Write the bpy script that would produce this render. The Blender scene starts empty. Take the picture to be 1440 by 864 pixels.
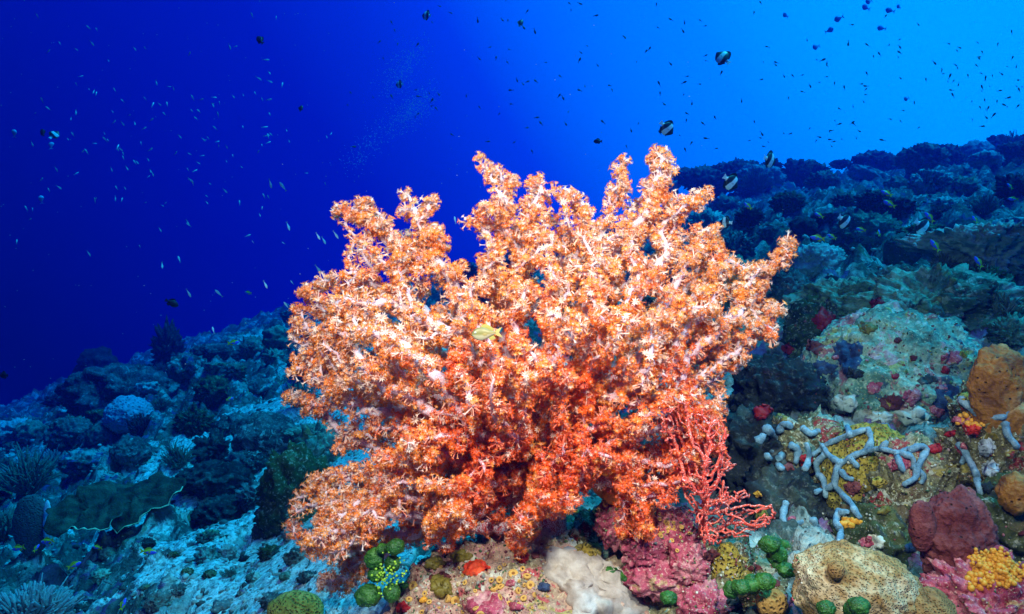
import bpy, bmesh, math, random
import numpy as np
from mathutils import Vector, Matrix
from mathutils.bvhtree import BVHTree
R = math.radians
rng = np.random.default_rng(7)
random.seed(7)
sc = bpy.context.scene
COL = sc.collection

# ------------------------------------------------------------------ camera, light, exposure
TAN = 0.767                                   # half the horizontal field of view
cam_d = bpy.data.cameras.new('camera'); cam = bpy.data.objects.new('camera', cam_d); COL.objects.link(cam)
cam_d.sensor_width = 36; cam_d.lens = 18 / TAN; cam_d.clip_start = 0.02; cam_d.clip_end = 200
cam.location = (0, 0, 0); cam.rotation_euler = (R(90), 0, 0)
sc.camera = cam
sc.view_settings.view_transform = 'Standard'; sc.view_settings.look = 'None'
sc.view_settings.exposure = 0.0; sc.view_settings.gamma = 1.0
sc.view_settings.use_curve_mapping = False
cy = sc.cycles
cy.max_bounces = 5; cy.diffuse_bounces = 3; cy.glossy_bounces = 2; cy.transmission_bounces = 2
cy.volume_bounces = 1; cy.transparent_max_bounces = 8
cy.use_denoising = True
try: cy.denoiser = 'OPENIMAGEDENOISE'
except Exception: pass
cy.sample_clamp_indirect = 4.0
cy.caustics_reflective = False; cy.caustics_refractive = False

WORLD_STRENGTH = 2.2
w = bpy.data.worlds.new('World'); sc.world = w; w.use_nodes = True
nt = w.node_tree; nt.nodes.clear()
o_ = nt.nodes.new('ShaderNodeOutputWorld'); bg = nt.nodes.new('ShaderNodeBackground')
tc = nt.nodes.new('ShaderNodeTexCoord'); dt = nt.nodes.new('ShaderNodeVectorMath'); dt.operation = 'DOT_PRODUCT'
dt.inputs[1].default_value = (1.0, 0.35, 0.8)
mr = nt.nodes.new('ShaderNodeMapRange'); mr.inputs[1].default_value = -1.0 + .31; mr.inputs[2].default_value = 1.3 + .31
rp = nt.nodes.new('ShaderNodeValToRGB')
WSTOPS = [(-1.0, (0, 0, .012)), (-.67, (0, .0, .032)), (-.3, (0, .0003, .15)), (-.05, (0, .006, .22)), (.1, (0, .030, .31)),
          (.23, (0, .064, .42)), (.55, (0, .43, .70)), (.80, (0, .98, .78)), (1.2, (0, .60, .60))]
el = rp.color_ramp.elements
while len(el) < len(WSTOPS): el.new(0.5)
for e, (f, c) in zip(el, WSTOPS):
    e.position = (f + 1) / 2.3; e.color = (*c, 1)
nt.links.new(tc.outputs['Generated'], dt.inputs[0]); nt.links.new(dt.outputs['Value'], mr.inputs[0])
nt.links.new(mr.outputs[0], rp.inputs[0]); nt.links.new(rp.outputs[0], bg.inputs[0])
bg.inputs[1].default_value = WORLD_STRENGTH; nt.links.new(bg.outputs[0], o_.inputs[0])

def aim(o, target):
    o.rotation_euler = (Vector(target) - o.location).to_track_quat('-Z', 'Y').to_euler()
sun_d = bpy.data.lights.new('sun', 'SUN'); sun = bpy.data.objects.new('sun', sun_d); COL.objects.link(sun)
sun_d.energy = 5.0; sun_d.angle = R(14); sun_d.color = (1, 1, .80)
sun.location = (1.2, .6, 5); aim(sun, (-.6, .9, 0))
# the photographer's two flash lamps, held out to both sides of the camera
for x, z, e, tgt in ((-.32, .62, 208, (.08, 1.15, -.02)), (.36, .64, 220, (.10, 1.12, -.12))):
    ld = bpy.data.lights.new('flash_lamp', 'SPOT'); lo = bpy.data.objects.new('flash_lamp', ld); COL.objects.link(lo)
    ld.energy = e; ld.color = (1.0, .49, .37); ld.shadow_soft_size = .06; ld.spot_size = R(77); ld.spot_blend = 1.0
    lo.location = (x, .05, z); aim(lo, tgt)

# ------------------------------------------------------------------ helpers
def P(px, py, d):
    return np.array([(px - 720) / 720 * TAN * d, d, (432 - py) / 720 * TAN * d])
def pxm(d): return TAN * d / 720              # metres per photo pixel at depth d

_perm = np.random.default_rng(3).permutation(512).astype(np.int64) % 256
_perm = np.concatenate([_perm, _perm])
_g = np.random.default_rng(4).normal(size=(256, 3)); _g /= np.linalg.norm(_g, axis=1)[:, None]
def perlin(p):
    p = np.asarray(p, float); i = np.floor(p).astype(np.int64); f = p - i; u = f * f * f * (f * (f * 6 - 15) + 10)
    i &= 255
    def grad(a, b, c):
        h = _perm[_perm[_perm[(i[:, 0] + a) & 255] + ((i[:, 1] + b) & 255)] + ((i[:, 2] + c) & 255)] & 255
        return ((_g[h]) * (f - np.array([a, b, c]))).sum(1)
    def lerp(t, a, b): return a + t * (b - a)
    x0 = lerp(u[:, 0], grad(0, 0, 0), grad(1, 0, 0)); x1 = lerp(u[:, 0], grad(0, 1, 0), grad(1, 1, 0))
    x2 = lerp(u[:, 0], grad(0, 0, 1), grad(1, 0, 1)); x3 = lerp(u[:, 0], grad(0, 1, 1), grad(1, 1, 1))
    return lerp(u[:, 2], lerp(u[:, 1], x0, x1), lerp(u[:, 1], x2, x3)) * 1.5
def fbm(p, o=4, g=.5, kind='p'):
    s = 0; a = 1; q = np.asarray(p, float)
    for k in range(o):
        n = perlin(q + 17.3 * k)
        s = s + a * (n if kind == 'p' else (np.abs(n) * 2 - .6) if kind == 'b' else (.6 - np.abs(n) * 2))
        q = q * 2.03; a *= g
    return s
def sstep(a, b, x):
    t = np.clip((x - a) / (b - a), 0, 1); return t * t * (3 - 2 * t)

def tag(o, label, cat, group=None, kind=None):
    o['label'] = label; o['category'] = cat
    if group: o['group'] = group
    if kind: o['kind'] = kind
    return o
def thing(name, loc, label, cat, group=None):
    o = bpy.data.objects.new(name, None); COL.objects.link(o); o.location = tuple(loc); o.empty_display_size = .02
    return tag(o, label, cat, group)
def raw_mesh(name, V, faces, cols=None, smooth=True):
    V = np.asarray(V, np.float32)
    if isinstance(faces, np.ndarray): faces = [faces]
    faces = [np.asarray(f, np.int32) for f in faces if len(f)]
    me = bpy.data.meshes.new(name); me.vertices.add(len(V)); me.vertices.foreach_set('co', V.ravel())
    li = np.concatenate([f.ravel() for f in faces]); me.loops.add(len(li)); me.loops.foreach_set('vertex_index', li)
    sizes = np.concatenate([np.full(len(f), f.shape[1]) for f in faces]); st = np.concatenate([[0], np.cumsum(sizes)[:-1]]).astype(np.int32)
    me.polygons.add(len(sizes)); me.polygons.foreach_set('loop_start', st)
    me.polygons.foreach_set('use_smooth', np.full(len(sizes), smooth))
    me.update(calc_edges=True); me.validate()
    if cols is not None:
        ca = me.color_attributes.new('Col', 'FLOAT_COLOR', 'POINT')
        c = np.ones((len(V), 4), np.float32); c[:, :3] = cols; ca.data.foreach_set('color', c.ravel())
    return me
def obj(name, V, faces, mat, parent=None, cols=None, smooth=True, origin=None):
    """links one mesh object; V in world metres, stored relative to its origin (the parent's place when it has one)"""
    V = np.asarray(V, float)
    if parent is not None: org = np.array(world_loc(parent))
    else: org = np.array(origin) if origin is not None else np.array([V[:, 0].mean(), V[:, 1].mean(), V[:, 2].min()])
    me = raw_mesh(name, V - org, faces, cols, smooth); me.materials.append(mat)
    o = bpy.data.objects.new(name, me); COL.objects.link(o)
    if parent is None: o.location = tuple(org)
    else: o.parent = parent
    return o
def world_loc(o):
    p = np.array(o.location)
    while o.parent is not None: o = o.parent; p = p + np.array(o.location)
    return p
class MB:
    def __init__(s): s.V = []; s.Q = []; s.T = []; s.C = []; s.n = 0
    def add(s, V, Q=None, T=None, C=None):
        V = np.asarray(V, float)
        if Q is not None and len(Q): s.Q.append(np.asarray(Q, int) + s.n)
        if T is not None and len(T): s.T.append(np.asarray(T, int) + s.n)
        s.V.append(V); s.n += len(V)
        if C is not None: s.C.append(np.broadcast_to(np.asarray(C, float), (len(V), 3)))
    def build(s, name, mat, parent=None, smooth=True, origin=None):
        f = ([np.concatenate(s.Q)] if s.Q else []) + ([np.concatenate(s.T)] if s.T else [])
        return obj(name, np.concatenate(s.V), f, mat, parent, np.concatenate(s.C) if s.C else None, smooth, origin)
def tube(pts, rad, sides=7, cap=True):
    pts = np.asarray(pts, float); n = len(pts); rad = np.broadcast_to(np.asarray(rad, float), (n,))
    T = np.gradient(pts, axis=0); T /= np.linalg.norm(T, axis=1)[:, None] + 1e-9
    a = np.array([0, 0, 1.]) if abs(T[0, 2]) < .9 else np.array([1., 0, 0]); N = np.cross(T[0], a); N /= np.linalg.norm(N)
    V = []; th = np.arange(sides) * 2 * math.pi / sides
    for k in range(n):
        N = N - T[k] * (N @ T[k]); N /= np.linalg.norm(N) + 1e-9; B = np.cross(T[k], N)
        V.append(pts[k] + rad[k] * (np.cos(th)[:, None] * N + np.sin(th)[:, None] * B))
    if cap:
        V.insert(0, np.repeat((pts[0] - T[0] * rad[0] * .6)[None], sides, 0) * .65 + V[0] * .35)
        V.append(V[-1] * .55 + np.repeat((pts[-1] + T[-1] * rad[-1])[None], sides, 0) * .45 + T[-1] * rad[-1] * .18); n += 2
    V = np.concatenate(V); Q = []
    i = np.arange(sides); j = (i + 1) % sides
    for k in range(n - 1): Q.append(np.stack([k * sides + i, k * sides + j, (k + 1) * sides + j, (k + 1) * sides + i], 1))
    Q = np.concatenate(Q)
    V = np.vstack([V, V[:sides].mean(0), V[-sides:].mean(0)]); c0 = len(V) - 2
    Tt = np.concatenate([np.stack([j, i, np.full(sides, c0)], 1), np.stack([(n - 1) * sides + i, (n - 1) * sides + j, np.full(sides, c0 + 1)], 1)])
    return V, Q, Tt
def smooth_line(pts, step=.006):
    """Catmull-Rom through the points"""
    p = np.asarray(pts, float); p = np.vstack([2 * p[0] - p[1], p, 2 * p[-1] - p[-2]]); out = []
    for k in range(1, len(p) - 2):
        m = max(2, int(np.linalg.norm(p[k + 1] - p[k]) / step)); t = (np.arange(m) / m)[:, None]
        a, b, c, d = p[k - 1], p[k], p[k + 1], p[k + 2]
        out.append(.5 * (2 * b + (c - a) * t + (2 * a - 5 * b + 4 * c - d) * t ** 2 + (3 * b - a - 3 * c + d) * t ** 3))
    return np.vstack(out + [p[-2][None]])
_ico = {}
def ico(s):
    if s not in _ico:
        bm = bmesh.new(); bmesh.ops.create_icosphere(bm, subdivisions=s, radius=1)
        _ico[s] = (np.array([v.co for v in bm.verts]), np.array([[v.index for v in f.verts] for f in bm.faces])); bm.free()
    return _ico[s]
def lump(c, r, shape='round', sub=5, amp=.25, freq=1.6, fine=.05, seed=0, rot=0, tilt=(0, 0)):
    D0, F = ico(sub); r = np.asarray(r, float); s = np.array([seed * 7.13, seed * 3.7, seed * 1.9]); DD = D0 * (r / r.mean()); D = DD
    if shape == 'round': k = 1 + amp * .7 * fbm(D * freq + s, 3)
    elif shape == 'knobbly': k = 1 + amp * fbm(D * freq * 1.6 + s, 3, .5, 'b')
    elif shape == 'jagged': k = 1 + amp * 1.1 * fbm(D * freq + s, 5, .55, 'r')
    elif shape == 'flat': k = 1 + amp * .8 * fbm(D * freq + s, 4)
    elif shape == 'ledge': k = 1 + amp * .8 * fbm(D * freq + s, 4, .55, 'r')
    else: k = 1 + amp * fbm(D * freq + s, 4, .5)
    D = D0; V = D * k[:, None]
    if shape == 'flat': V[:, 2] = np.where(V[:, 2] > .45, .45 + (V[:, 2] - .45) * .25, V[:, 2])
    if shape == 'ledge':
        top = sstep(-.2, .3, V[:, 2]); V[:, :2] *= (.68 + .45 * top)[:, None]; V[:, 2] = np.where(V[:, 2] > .4, .4 + (V[:, 2] - .4) * .3, V[:, 2])
    V = V * r
    m = r.mean()
    V = V + D * (m * fine * (fbm(V / m * 5 + s, 4, .6, 'b') + .5 * fbm(V / m * 16 + s, 3, .6)))[:, None]
    M = np.array(Matrix.Rotation(rot, 3, 'Z') @ Matrix.Rotation(tilt[0], 3, 'X') @ Matrix.Rotation(tilt[1], 3, 'Y'))
    return V @ M.T + np.asarray(c), F

# ------------------------------------------------------------------ materials
class NT:
    def __init__(s, name):
        s.m = bpy.data.materials.new(name); s.m.use_nodes = True; s.t = s.m.node_tree; s.t.nodes.clear()
    def n(s, t, **k):
        x = s.t.nodes.new(t)
        for a, v in k.items(): setattr(x, a, v)
        return x
    def l(s, a, b): s.t.links.new(a, b)
    def coord(s, kind='Object', rand=True):
        c = s.n('ShaderNodeTexCoord').outputs[kind]
        if not rand: return c
        oi = s.n('ShaderNodeObjectInfo'); mm = s.n('ShaderNodeMath', operation='MULTIPLY'); mm.inputs[1].default_value = 37
        s.l(oi.outputs['Random'], mm.inputs[0]); ad = s.n('ShaderNodeVectorMath', operation='ADD')
        s.l(c, ad.inputs[0]); s.l(mm.outputs[0], ad.inputs[1]); return ad.outputs[0]
    def noise(s, co, scale, detail=5, rough=.6, dist=0):
        x = s.n('ShaderNodeTexNoise'); x.inputs['Scale'].default_value = scale; x.inputs['Detail'].default_value = detail
        x.inputs['Roughness'].default_value = rough; x.inputs['Distortion'].default_value = dist; s.l(co, x.inputs['Vector']); return x.outputs['Fac']
    def vor(s, co, scale, feature='F1', out='Distance'):
        x = s.n('ShaderNodeTexVoronoi', feature=feature); x.inputs['Scale'].default_value = scale; s.l(co, x.inputs['Vector']); return x.outputs[out]
    def ramp(s, f, stops, interp='LINEAR'):
        x = s.n('ShaderNodeValToRGB'); e = x.color_ramp.elements; x.color_ramp.interpolation = interp
        while len(e) < len(stops): e.new(.5)
        for a, (p, c) in zip(e, stops):
            a.position = p; a.color = (*c, 1) if hasattr(c, '__len__') else (c, c, c, 1)
        s.l(f, x.inputs[0]); return x.outputs[0]
    def mix(s, f, a, b, mode='MIX'):
        x = s.n('ShaderNodeMix', data_type='RGBA', blend_type=mode)
        for v, i in ((f, x.inputs[0]), (a, x.inputs[6]), (b, x.inputs[7])):
            if isinstance(v, (int, float)): i.default_value = v
            elif isinstance(v, tuple): i.default_value = (*v, 1)
            else: s.l(v, i)
        return x.outputs[2]
    def math(s, op, a, b=0.):
        x = s.n('ShaderNodeMath', operation=op)
        for v, i in ((a, x.inputs[0]), (b, x.inputs[1])):
            if isinstance(v, (int, float)): i.default_value = v
            else: s.l(v, i)
        return x.outputs[0]
    def attr(s, name): return s.n('ShaderNodeAttribute', attribute_name=name).outputs['Color']
    def bump(s, h, dist, strength=1., nrm=None):
        x = s.n('ShaderNodeBump'); x.inputs['Distance'].default_value = dist; x.inputs['Strength'].default_value = strength
        s.l(h, x.inputs['Height'])
        if nrm is not None: s.l(nrm, x.inputs['Normal'])
        return x.outputs[0]
    def out(s, col, rough=.8, nrm=None, spec=.25, sss=0, sssr=(.01, .005, .003), transl=0):
        b = s.n('ShaderNodeBsdfPrincipled'); o = s.n('ShaderNodeOutputMaterial')
        if isinstance(col, tuple): b.inputs['Base Color'].default_value = (*col, 1)
        else: s.l(col, b.inputs['Base Color'])
        if isinstance(rough, (int, float)): b.inputs['Roughness'].default_value = rough
        else: s.l(rough, b.inputs['Roughness'])
        b.inputs['Specular IOR Level'].default_value = spec
        if sss: b.inputs['Subsurface Weight'].default_value = sss; b.inputs['Subsurface Radius'].default_value = sssr; b.inputs['Subsurface Scale'].default_value = 1
        if nrm is not None: s.l(nrm, b.inputs['Normal'])
        sh = b.outputs[0]
        if transl:
            t = s.n('ShaderNodeBsdfTranslucent'); mx = s.n('ShaderNodeMixShader'); mx.inputs[0].default_value = transl
            if isinstance(col, tuple): t.inputs[0].default_value = (*col, 1)
            else: s.l(col, t.inputs[0])
            s.l(sh, mx.inputs[1]); s.l(t.outputs[0], mx.inputs[2]); sh = mx.outputs[0]
        s.l(sh, o.inputs[0]); return s.m

def reef_mat(name, base, patch, scale=7., pscale=16., grit=90., speck=((.02, .02, .025), (.55, .5, .42)), bump=.012, rough=.85, patch_amt=.5, speck_amt=.5):
    """rock overgrown with a mosaic of crusts: base ramp, sharper patches, fine speckle"""
    m = NT(name); co = m.coord()
    n1 = m.noise(co, scale, 7, .65, .6); n2 = m.noise(co, pscale, 6, .6, 1.0); n3 = m.noise(co, grit, 4, .7); n4 = m.noise(co, pscale * 2.7, 5, .65)
    k = len(base); c = m.ramp(n1, [(.32 + .36 * i / max(1, k - 1), b) for i, b in enumerate(base)])
    k = len(patch)
    if k:
        pc = m.ramp(m.vor(co, pscale * .8, 'F1', 'Color'), [(i / k, p) for i, p in enumerate(patch)], 'CONSTANT')
        mask = m.ramp(n2, [(.5 + .12 * (1 - patch_amt), 0.), (.54 + .12 * (1 - patch_amt), 1.)])
        c = m.mix(m.math('MULTIPLY', mask, .85), c, pc)
    c = m.mix(m.math('MULTIPLY', m.ramp(n3, [(.55, 0.), (.66, 1.)]), speck_amt), c, speck[1])
    c = m.mix(m.math('MULTIPLY', m.ramp(n3, [(.34, 1.), (.44, 0.)]), speck_amt), c, speck[0])
    c = m.mix(.55, c, m.mix(1., c, m.ramp(n4, [(.3, .45), (.7, 1.5)]), 'MULTIPLY'))
    h = m.math('ADD', m.math('MULTIPLY', n2, .8), m.math('ADD', m.math('MULTIPLY', n3, .35), m.math('MULTIPLY', m.vor(co, pscale * 4), .3)))
    return m.out(c, rough, m.bump(h, bump, 1.), .08)
GREY = (.20, .20, .18); TAN_ = (.34, .28, .18); DARK = (.035, .04, .04); PALE = (.55, .52, .45); GREEN = (.07, .14, .07); PINK = (.46, .13, .15)
PURP = (.22, .07, .20); RED = (.35, .02, .02); YEL = (.50, .36, .08); BROWN = (.13, .08, .04); OCH = (.34, .20, .04); TEAL = (.12, .24, .20)
M = {}
M['reef'] = reef_mat('reef_rock', [(.015, .02, .02), (.06, .07, .06), (.16, .16, .14), (.05, .06, .05), (.42, .40, .35)], [GREY, PALE, GREEN, PURP, DARK, DARK], 3.2, 9., 60., bump=.02, patch_amt=.6)
M['reef_blue'] = reef_mat('grey_reef_rock', [(.015, .02, .025), (.06, .07, .07), (.20, .21, .20)], [GREY, DARK, (.4, .4, .36), (.05, .07, .09), DARK], 4., 11., 70., bump=.016, patch_amt=.6)
M['reef_teal'] = reef_mat('teal_reef_rock', [(.02, .04, .03), (.11, .20, .14), (.34, .42, .31)], [GREEN, (.4, .42, .36), TEAL, (.20, .17, .06), DARK, DARK], 5., 13., 80., bump=.014, patch_amt=.7)
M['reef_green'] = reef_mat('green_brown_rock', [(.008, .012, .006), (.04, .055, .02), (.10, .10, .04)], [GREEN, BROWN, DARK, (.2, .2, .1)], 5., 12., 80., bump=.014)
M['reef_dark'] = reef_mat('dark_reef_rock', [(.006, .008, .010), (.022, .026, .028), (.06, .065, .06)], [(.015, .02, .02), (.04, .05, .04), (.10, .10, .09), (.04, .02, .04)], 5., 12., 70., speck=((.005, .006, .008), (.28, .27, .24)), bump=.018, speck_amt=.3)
M['reef_pale'] = reef_mat('pale_reef_rock', [(.20, .20, .19), (.42, .41, .38), (.60, .58, .53)], [PALE, GREY, (.65, .63, .58), TEAL], 5., 13., 80., bump=.012)
M['crust'] = reef_mat('crusted_near_rock', [(.20, .15, .08), (.42, .26, .18), (.48, .22, .18), (.55, .40, .28)], [PINK, (.48, .05, .07), PALE, (.40, .30, .08), (.52, .20, .20), (.20, .02, .04)], 9., 22., 170., speck=((.10, .04, .04), (.75, .62, .38)), bump=.008, patch_amt=.8, speck_amt=.6)
M['crust_r'] = reef_mat('crusted_right_rock', [(.012, .014, .008), (.10, .075, .03), (.20, .17, .09), (.38, .29, .2)], [PINK, GREEN, (.32, .02, .03), (.45, .42, .34), (.34, .24, .05), BROWN, (.16, .32, .30), DARK], 11., 28., 170., speck=((.02, .02, .02), (.7, .62, .45)), bump=.009, patch_amt=.8, speck_amt=.7)
M['bigboulder'] = reef_mat('overgrown_boulder', [(.03, .06, .05), (.12, .24, .19), (.34, .42, .31), (.12, .27, .23)], [(.42, .36, .14), (.42, .10, .12), (.03, .05, .10), PALE, (.50, .24, .26), (.38, .32, .10), (.10, .14, .08)], 7., 19., 130., speck=((.10, .08, .04), (.78, .72, .45)), bump=.010, patch_amt=.8, speck_amt=.6)
M['pinkrock'] = reef_mat('pink_coralline_crust', [(.22, .025, .05), (.42, .07, .11), (.55, .20, .22)], [(.58, .28, .28), (.28, .02, .045), (.46, .30, .14)], 14., 34., 230., speck=((.2, .02, .06), (.8, .62, .5)), bump=.005, speck_amt=.5)

def simple(name, cols, scale=30., bump=.003, rough=.6, spots=None, spec=.3, sss=0, cell=0):
    m = NT(name); co = m.coord(); n = m.noise(co, scale, 5, .6)
    c = m.ramp(n, [(.32 + .36 * i / max(1, len(cols) - 1), b) for i, b in enumerate(cols)])
    h = n
    if spots:
        sc_, col, sz = spots; v = m.vor(co, sc_); c = m.mix(m.ramp(v, [(sz, 1.), (sz * 1.5, 0.)]), c, col); h = m.math('ADD', n, m.math('MULTIPLY', m.ramp(v, [(0., 0.), (sz * 1.6, 1.)]), .6))
    if cell: v = m.vor(co, cell); h = m.math('ADD', m.math('MULTIPLY', n, .5), m.ramp(v, [(.1, 0.), (.5, 1.)])); c = m.mix(m.ramp(v, [(.15, .45), (.32, 0.)]), c, tuple(x * .35 for x in cols[0]))
    fine = m.noise(co, scale * 8, 3, .7); c = m.mix(.3, c, m.mix(1., c, m.ramp(fine, [(.3, .4), (.7, 1.6)]), 'MULTIPLY'))
    return m.out(c, rough, m.bump(m.math('ADD', h, m.math('MULTIPLY', fine, .3)), bump), spec, sss)
M['maroon'] = simple('maroon_sponge', [(.07, .009, .010), (.13, .022, .022), (.22, .06, .055)], 24, .007, .8, (85., (.03, .003, .003), .11))
M['ochre'] = simple('ochre_sponge', [(.11, .032, .004), (.30, .11, .012), (.48, .32, .16)], 15, .007, .65, (75., (.08, .03, .006), .11))
M['olive'] = simple('olive_brown_coral', [(.20, .12, .012), (.34, .22, .03), (.42, .30, .07)], 22, .006, .8, None, .2, 0, 170.)
M['tan_coral'] = simple('tan_pored_coral', [(.15, .07, .018), (.30, .17, .055), (.56, .48, .32)], 13, .002, .7, None, .25, 0, 330.)
M['plate_pale'] = simple('pale_plate_coral', [(.28, .19, .12), (.40, .31, .26), (.46, .40, .38)], 9, .003, .6)
M['blue_finger'] = simple('blue_grey_sponge', [(.08, .15, .21), (.16, .26, .34), (.28, .38, .45)], 60, .004, .8, (130., (.12, .18, .26), .1))
M['green_alga'] = simple('green_ball_alga', [(.008, .04, .003), (.016, .085, .006), (.04, .14, .012)], 50, .003, .45, (260., (.10, .30, .06), .16), .4)
M['leaf_green'] = simple('bright_green_alga', [(.20, .40, .02), (.36, .55, .04)], 60, .001, .5)
M['red_sponge'] = simple('red_crust_sponge', [(.50, .015, .008), (.68, .04, .012), (.75, .10, .03)], 30, .003, .55)
M['deepred_sponge'] = simple('dark_red_crust_sponge', [(.25, .005, .008), (.42, .012, .015)], 30, .003, .6)
M['orange_sponge'] = simple('orange_cup_sponge', [(.50, .10, .015), (.70, .20, .03), (.75, .32, .08)], 24, .003, .55)
M['spotted'] = simple('olive_spotted_ascidian', [(.13, .09, .01), (.20, .14, .02)], 30, .002, .5, (230., (.03, .02, .005), .14))
M['cup'] = simple('yellow_cup_polyp', [(.75, .36, .06), (.85, .50, .14)], 60, .001, .5)
M['cup_dark'] = simple('cup_mouth', [(.28, .10, .02), (.36, .14, .03)], 60, .001, .6)
M['bead'] = simple('orange_bead_ascidian', [(.60, .22, .015), (.78, .34, .03)], 60, .001, .5)
M['plate_dark'] = simple('dark_green_plate_coral', [(.014, .02, .014), (.034, .042, .028), (.075, .085, .055)], 16, .010, .85, (95., (.11, .12, .07), .14), .2)
M['rim'] = simple('pale_growing_rim', [(.55, .58, .30), (.70, .72, .45)], 40, .001, .7)
M['slate'] = simple('slate_coral', [(.06, .08, .08), (.10, .13, .13)], 12, .004, .8, None, .2, 0, 110.)
M['white_tissue'] = simple('white_edge', [(.6, .62, .66), (.75, .76, .8)], 40, .003, .8)
M['paleblue'] = simple('pale_massive_coral', [(.34, .36, .40), (.48, .50, .54)], 12, .012, .85, None, .2, 0, 40.)
M['bush'] = simple('bushy_coral', [(.06, .07, .05), (.13, .14, .10), (.22, .22, .16)], 30, .003, .8)
M['bush_pale'] = simple('pale_bushy_coral', [(.18, .19, .20), (.3, .32, .32)], 30, .003, .8)
M['brain'] = simple('dark_spotted_coral', [(.03, .045, .04), (.06, .08, .065)], 14, .008, .8, (60., (.30, .36, .30), .09))
M['blue_patch'] = simple('dark_blue_crust', [(.012, .018, .05), (.03, .05, .12), (.06, .10, .18)], 60, .006, .7)
M['pale_lobe'] = simple('pale_grey_lobe', [(.40, .38, .30), (.52, .50, .44), (.46, .34, .16)], 12, .003, .6)
M['honey'] = simple('honeycomb_brown_coral', [(.30, .15, .03), (.42, .22, .06)], 30, .004, .7, None, .3, 0, 150.)

def vcol_mat(name, rough=.5, spec=.3, transl=0., sss=0.):
    m = NT(name); return m.out(m.attr('Col'), rough, None, spec, sss, (.004, .002, .001), transl)
M['fish'] = vcol_mat('fish_skin', .42, .4)
M['polyp'] = vcol_mat('coral_polyp', .6, .25, .36)
# coral flesh: translucent skin crowded with white needle-like spicules
m = NT('coral_flesh'); co = m.coord('Object', False); mp = m.n('ShaderNodeMapping'); mp.inputs['Scale'].default_value = (1, 1, .4); m.l(co, mp.inputs[0])
v = m.noise(mp.outputs[0], 420, 3, .7, 1.5); base = m.attr('Col')
c = m.mix(m.ramp(v, [(.46, 0.), (.56, .85)]), base, (.80, .66, .73))
M['flesh'] = m.out(c, .55, m.bump(v, .0015), .35, .25, (.012, .004, .003))
m = NT('sea_fan_skin'); co = m.coord('Object', False); v = m.noise(co, 500, 2, .6)
M['fan'] = m.out(m.mix(m.ramp(v, [(.56, 0.), (.63, .7)]), m.attr('Col'), (.80, .60, .58)), .6, m.bump(v, .001), .25)

# ------------------------------------------------------------------ the reef slope
def hterr(x, y, detail=True):
    x = np.asarray(x, float); y = np.asarray(y, float)
    z = -.60 + .25 * x + .12 * y - .25 * sstep(.05, .85, -x) * (1 - .5 * sstep(4, 9, y))
    z = z - .07 * np.maximum(0, x - .35 * y) - .10 * np.maximum(0, -x - .45 * y) * sstep(2, 5, y)
    far = sstep(1.2, 5., y)
    q = np.stack([x, y, np.zeros_like(x)], -1).reshape(-1, 3)
    z = z + (fbm(q * .55 + 5, 3) * (.03 + .22 * far.ravel())).reshape(x.shape)
    sand = sand_mask(x, y)
    amp = (.05 + .10 * sstep(1.3, 4, y)) * (1 - .8 * sand)
    z = z + (fbm(q * 2.3 + 9, 4, .55, 'b').reshape(x.shape)) * amp
    if detail: z = z + (fbm(q * 9 + 3, 4, .6, 'b').reshape(x.shape)) * .030 * (1 - .8 * sand) + (fbm(q * 34 + 7, 2, .6).reshape(x.shape)) * .006 * (1 - .5 * sand)
    return z
def sand_mask(x, y):
    q = np.stack([x, y, np.zeros_like(x)], -1).reshape(-1, 3)
    n = fbm(q * 1.3 + 31, 3).reshape(x.shape) + .8 * fbm(q * 6 + 11, 4, .6).reshape(x.shape)
    ctr = -.30 - .20 * y; lane = np.exp(-((x - ctr) / (.28 + .16 * y)) ** 2) * (1 - sstep(4.2, 6.5, y))
    return sstep(.40, .80, lane * .95 + n * .62)
NA, NR = 760, 640
av = np.linspace(-1.45, 1.45, NA); yv = np.concatenate([np.linspace(-.6, .25, 14)[:-1], .25 * (16.5 / .25) ** (np.linspace(0, 1, NR))])
A, Y = np.meshgrid(av, yv); X = A * np.maximum(Y, .55) + 0
Z = hterr(X, Y); S = sand_mask(X, Y)
ny = len(yv); idx = np.arange(ny * NA).reshape(ny, NA)
Fq = np.stack([idx[:-1, :-1], idx[:-1, 1:], idx[1:, 1:], idx[1:, :-1]], -1).reshape(-1, 4)
TV = np.stack([X, Y, Z], -1).reshape(-1, 3)
m = NT('reef_slope'); co = m.coord('Object', False); sm = m.attr('Col')
n1 = m.noise(co, 4.6, 9, .72, .5); n2 = m.noise(co, 11, 6, .65, .8); n3 = m.noise(co, 70, 4, .7); vv = m.vor(co, 26)
rock = m.ramp(n1, [(.3, (.02, .026, .026)), (.42, (.10, .11, .10)), (.49, (.05, .06, .05)), (.56, (.26, .26, .23)), (.68, (.50, .49, .44))])
rock = m.mix(m.ramp(n2, [(.52, 0.), (.58, .8)]), rock, m.ramp(m.vor(co, 8, 'F1', 'Color'), [(0, GREEN), (.2, GREY), (.4, PURP), (.6, PALE), (.8, (.2, .17, .09))], 'CONSTANT'))
sand = m.ramp(n2, [(.3, (.36, .35, .31)), (.5, (.64, .63, .58)), (.7, (.76, .75, .70))])
sand = m.mix(m.ramp(n3, [(.40, .7), (.52, 0.)]), sand, (.20, .20, .18))
smx = m.math('ADD', sm, m.math('MULTIPLY', m.math('SUBTRACT', m.noise(co, 17, 7, .72, .5), .5), 2.2))
c = m.mix(m.ramp(smx, [(.35, 0.), (.6, 1.)]), rock, sand)
c = m.mix(.5, c, m.mix(1., c, m.ramp(n3, [(.3, .35), (.7, 1.6)]), 'MULTIPLY'))
hh = m.math('ADD', m.math('MULTIPLY', n2, 1.), m.math('ADD', m.math('MULTIPLY', n3, .4), m.math('MULTIPLY', vv, .5)))
M['slope'] = m.out(c, .9, m.bump(hh, .017), .06)
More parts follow.
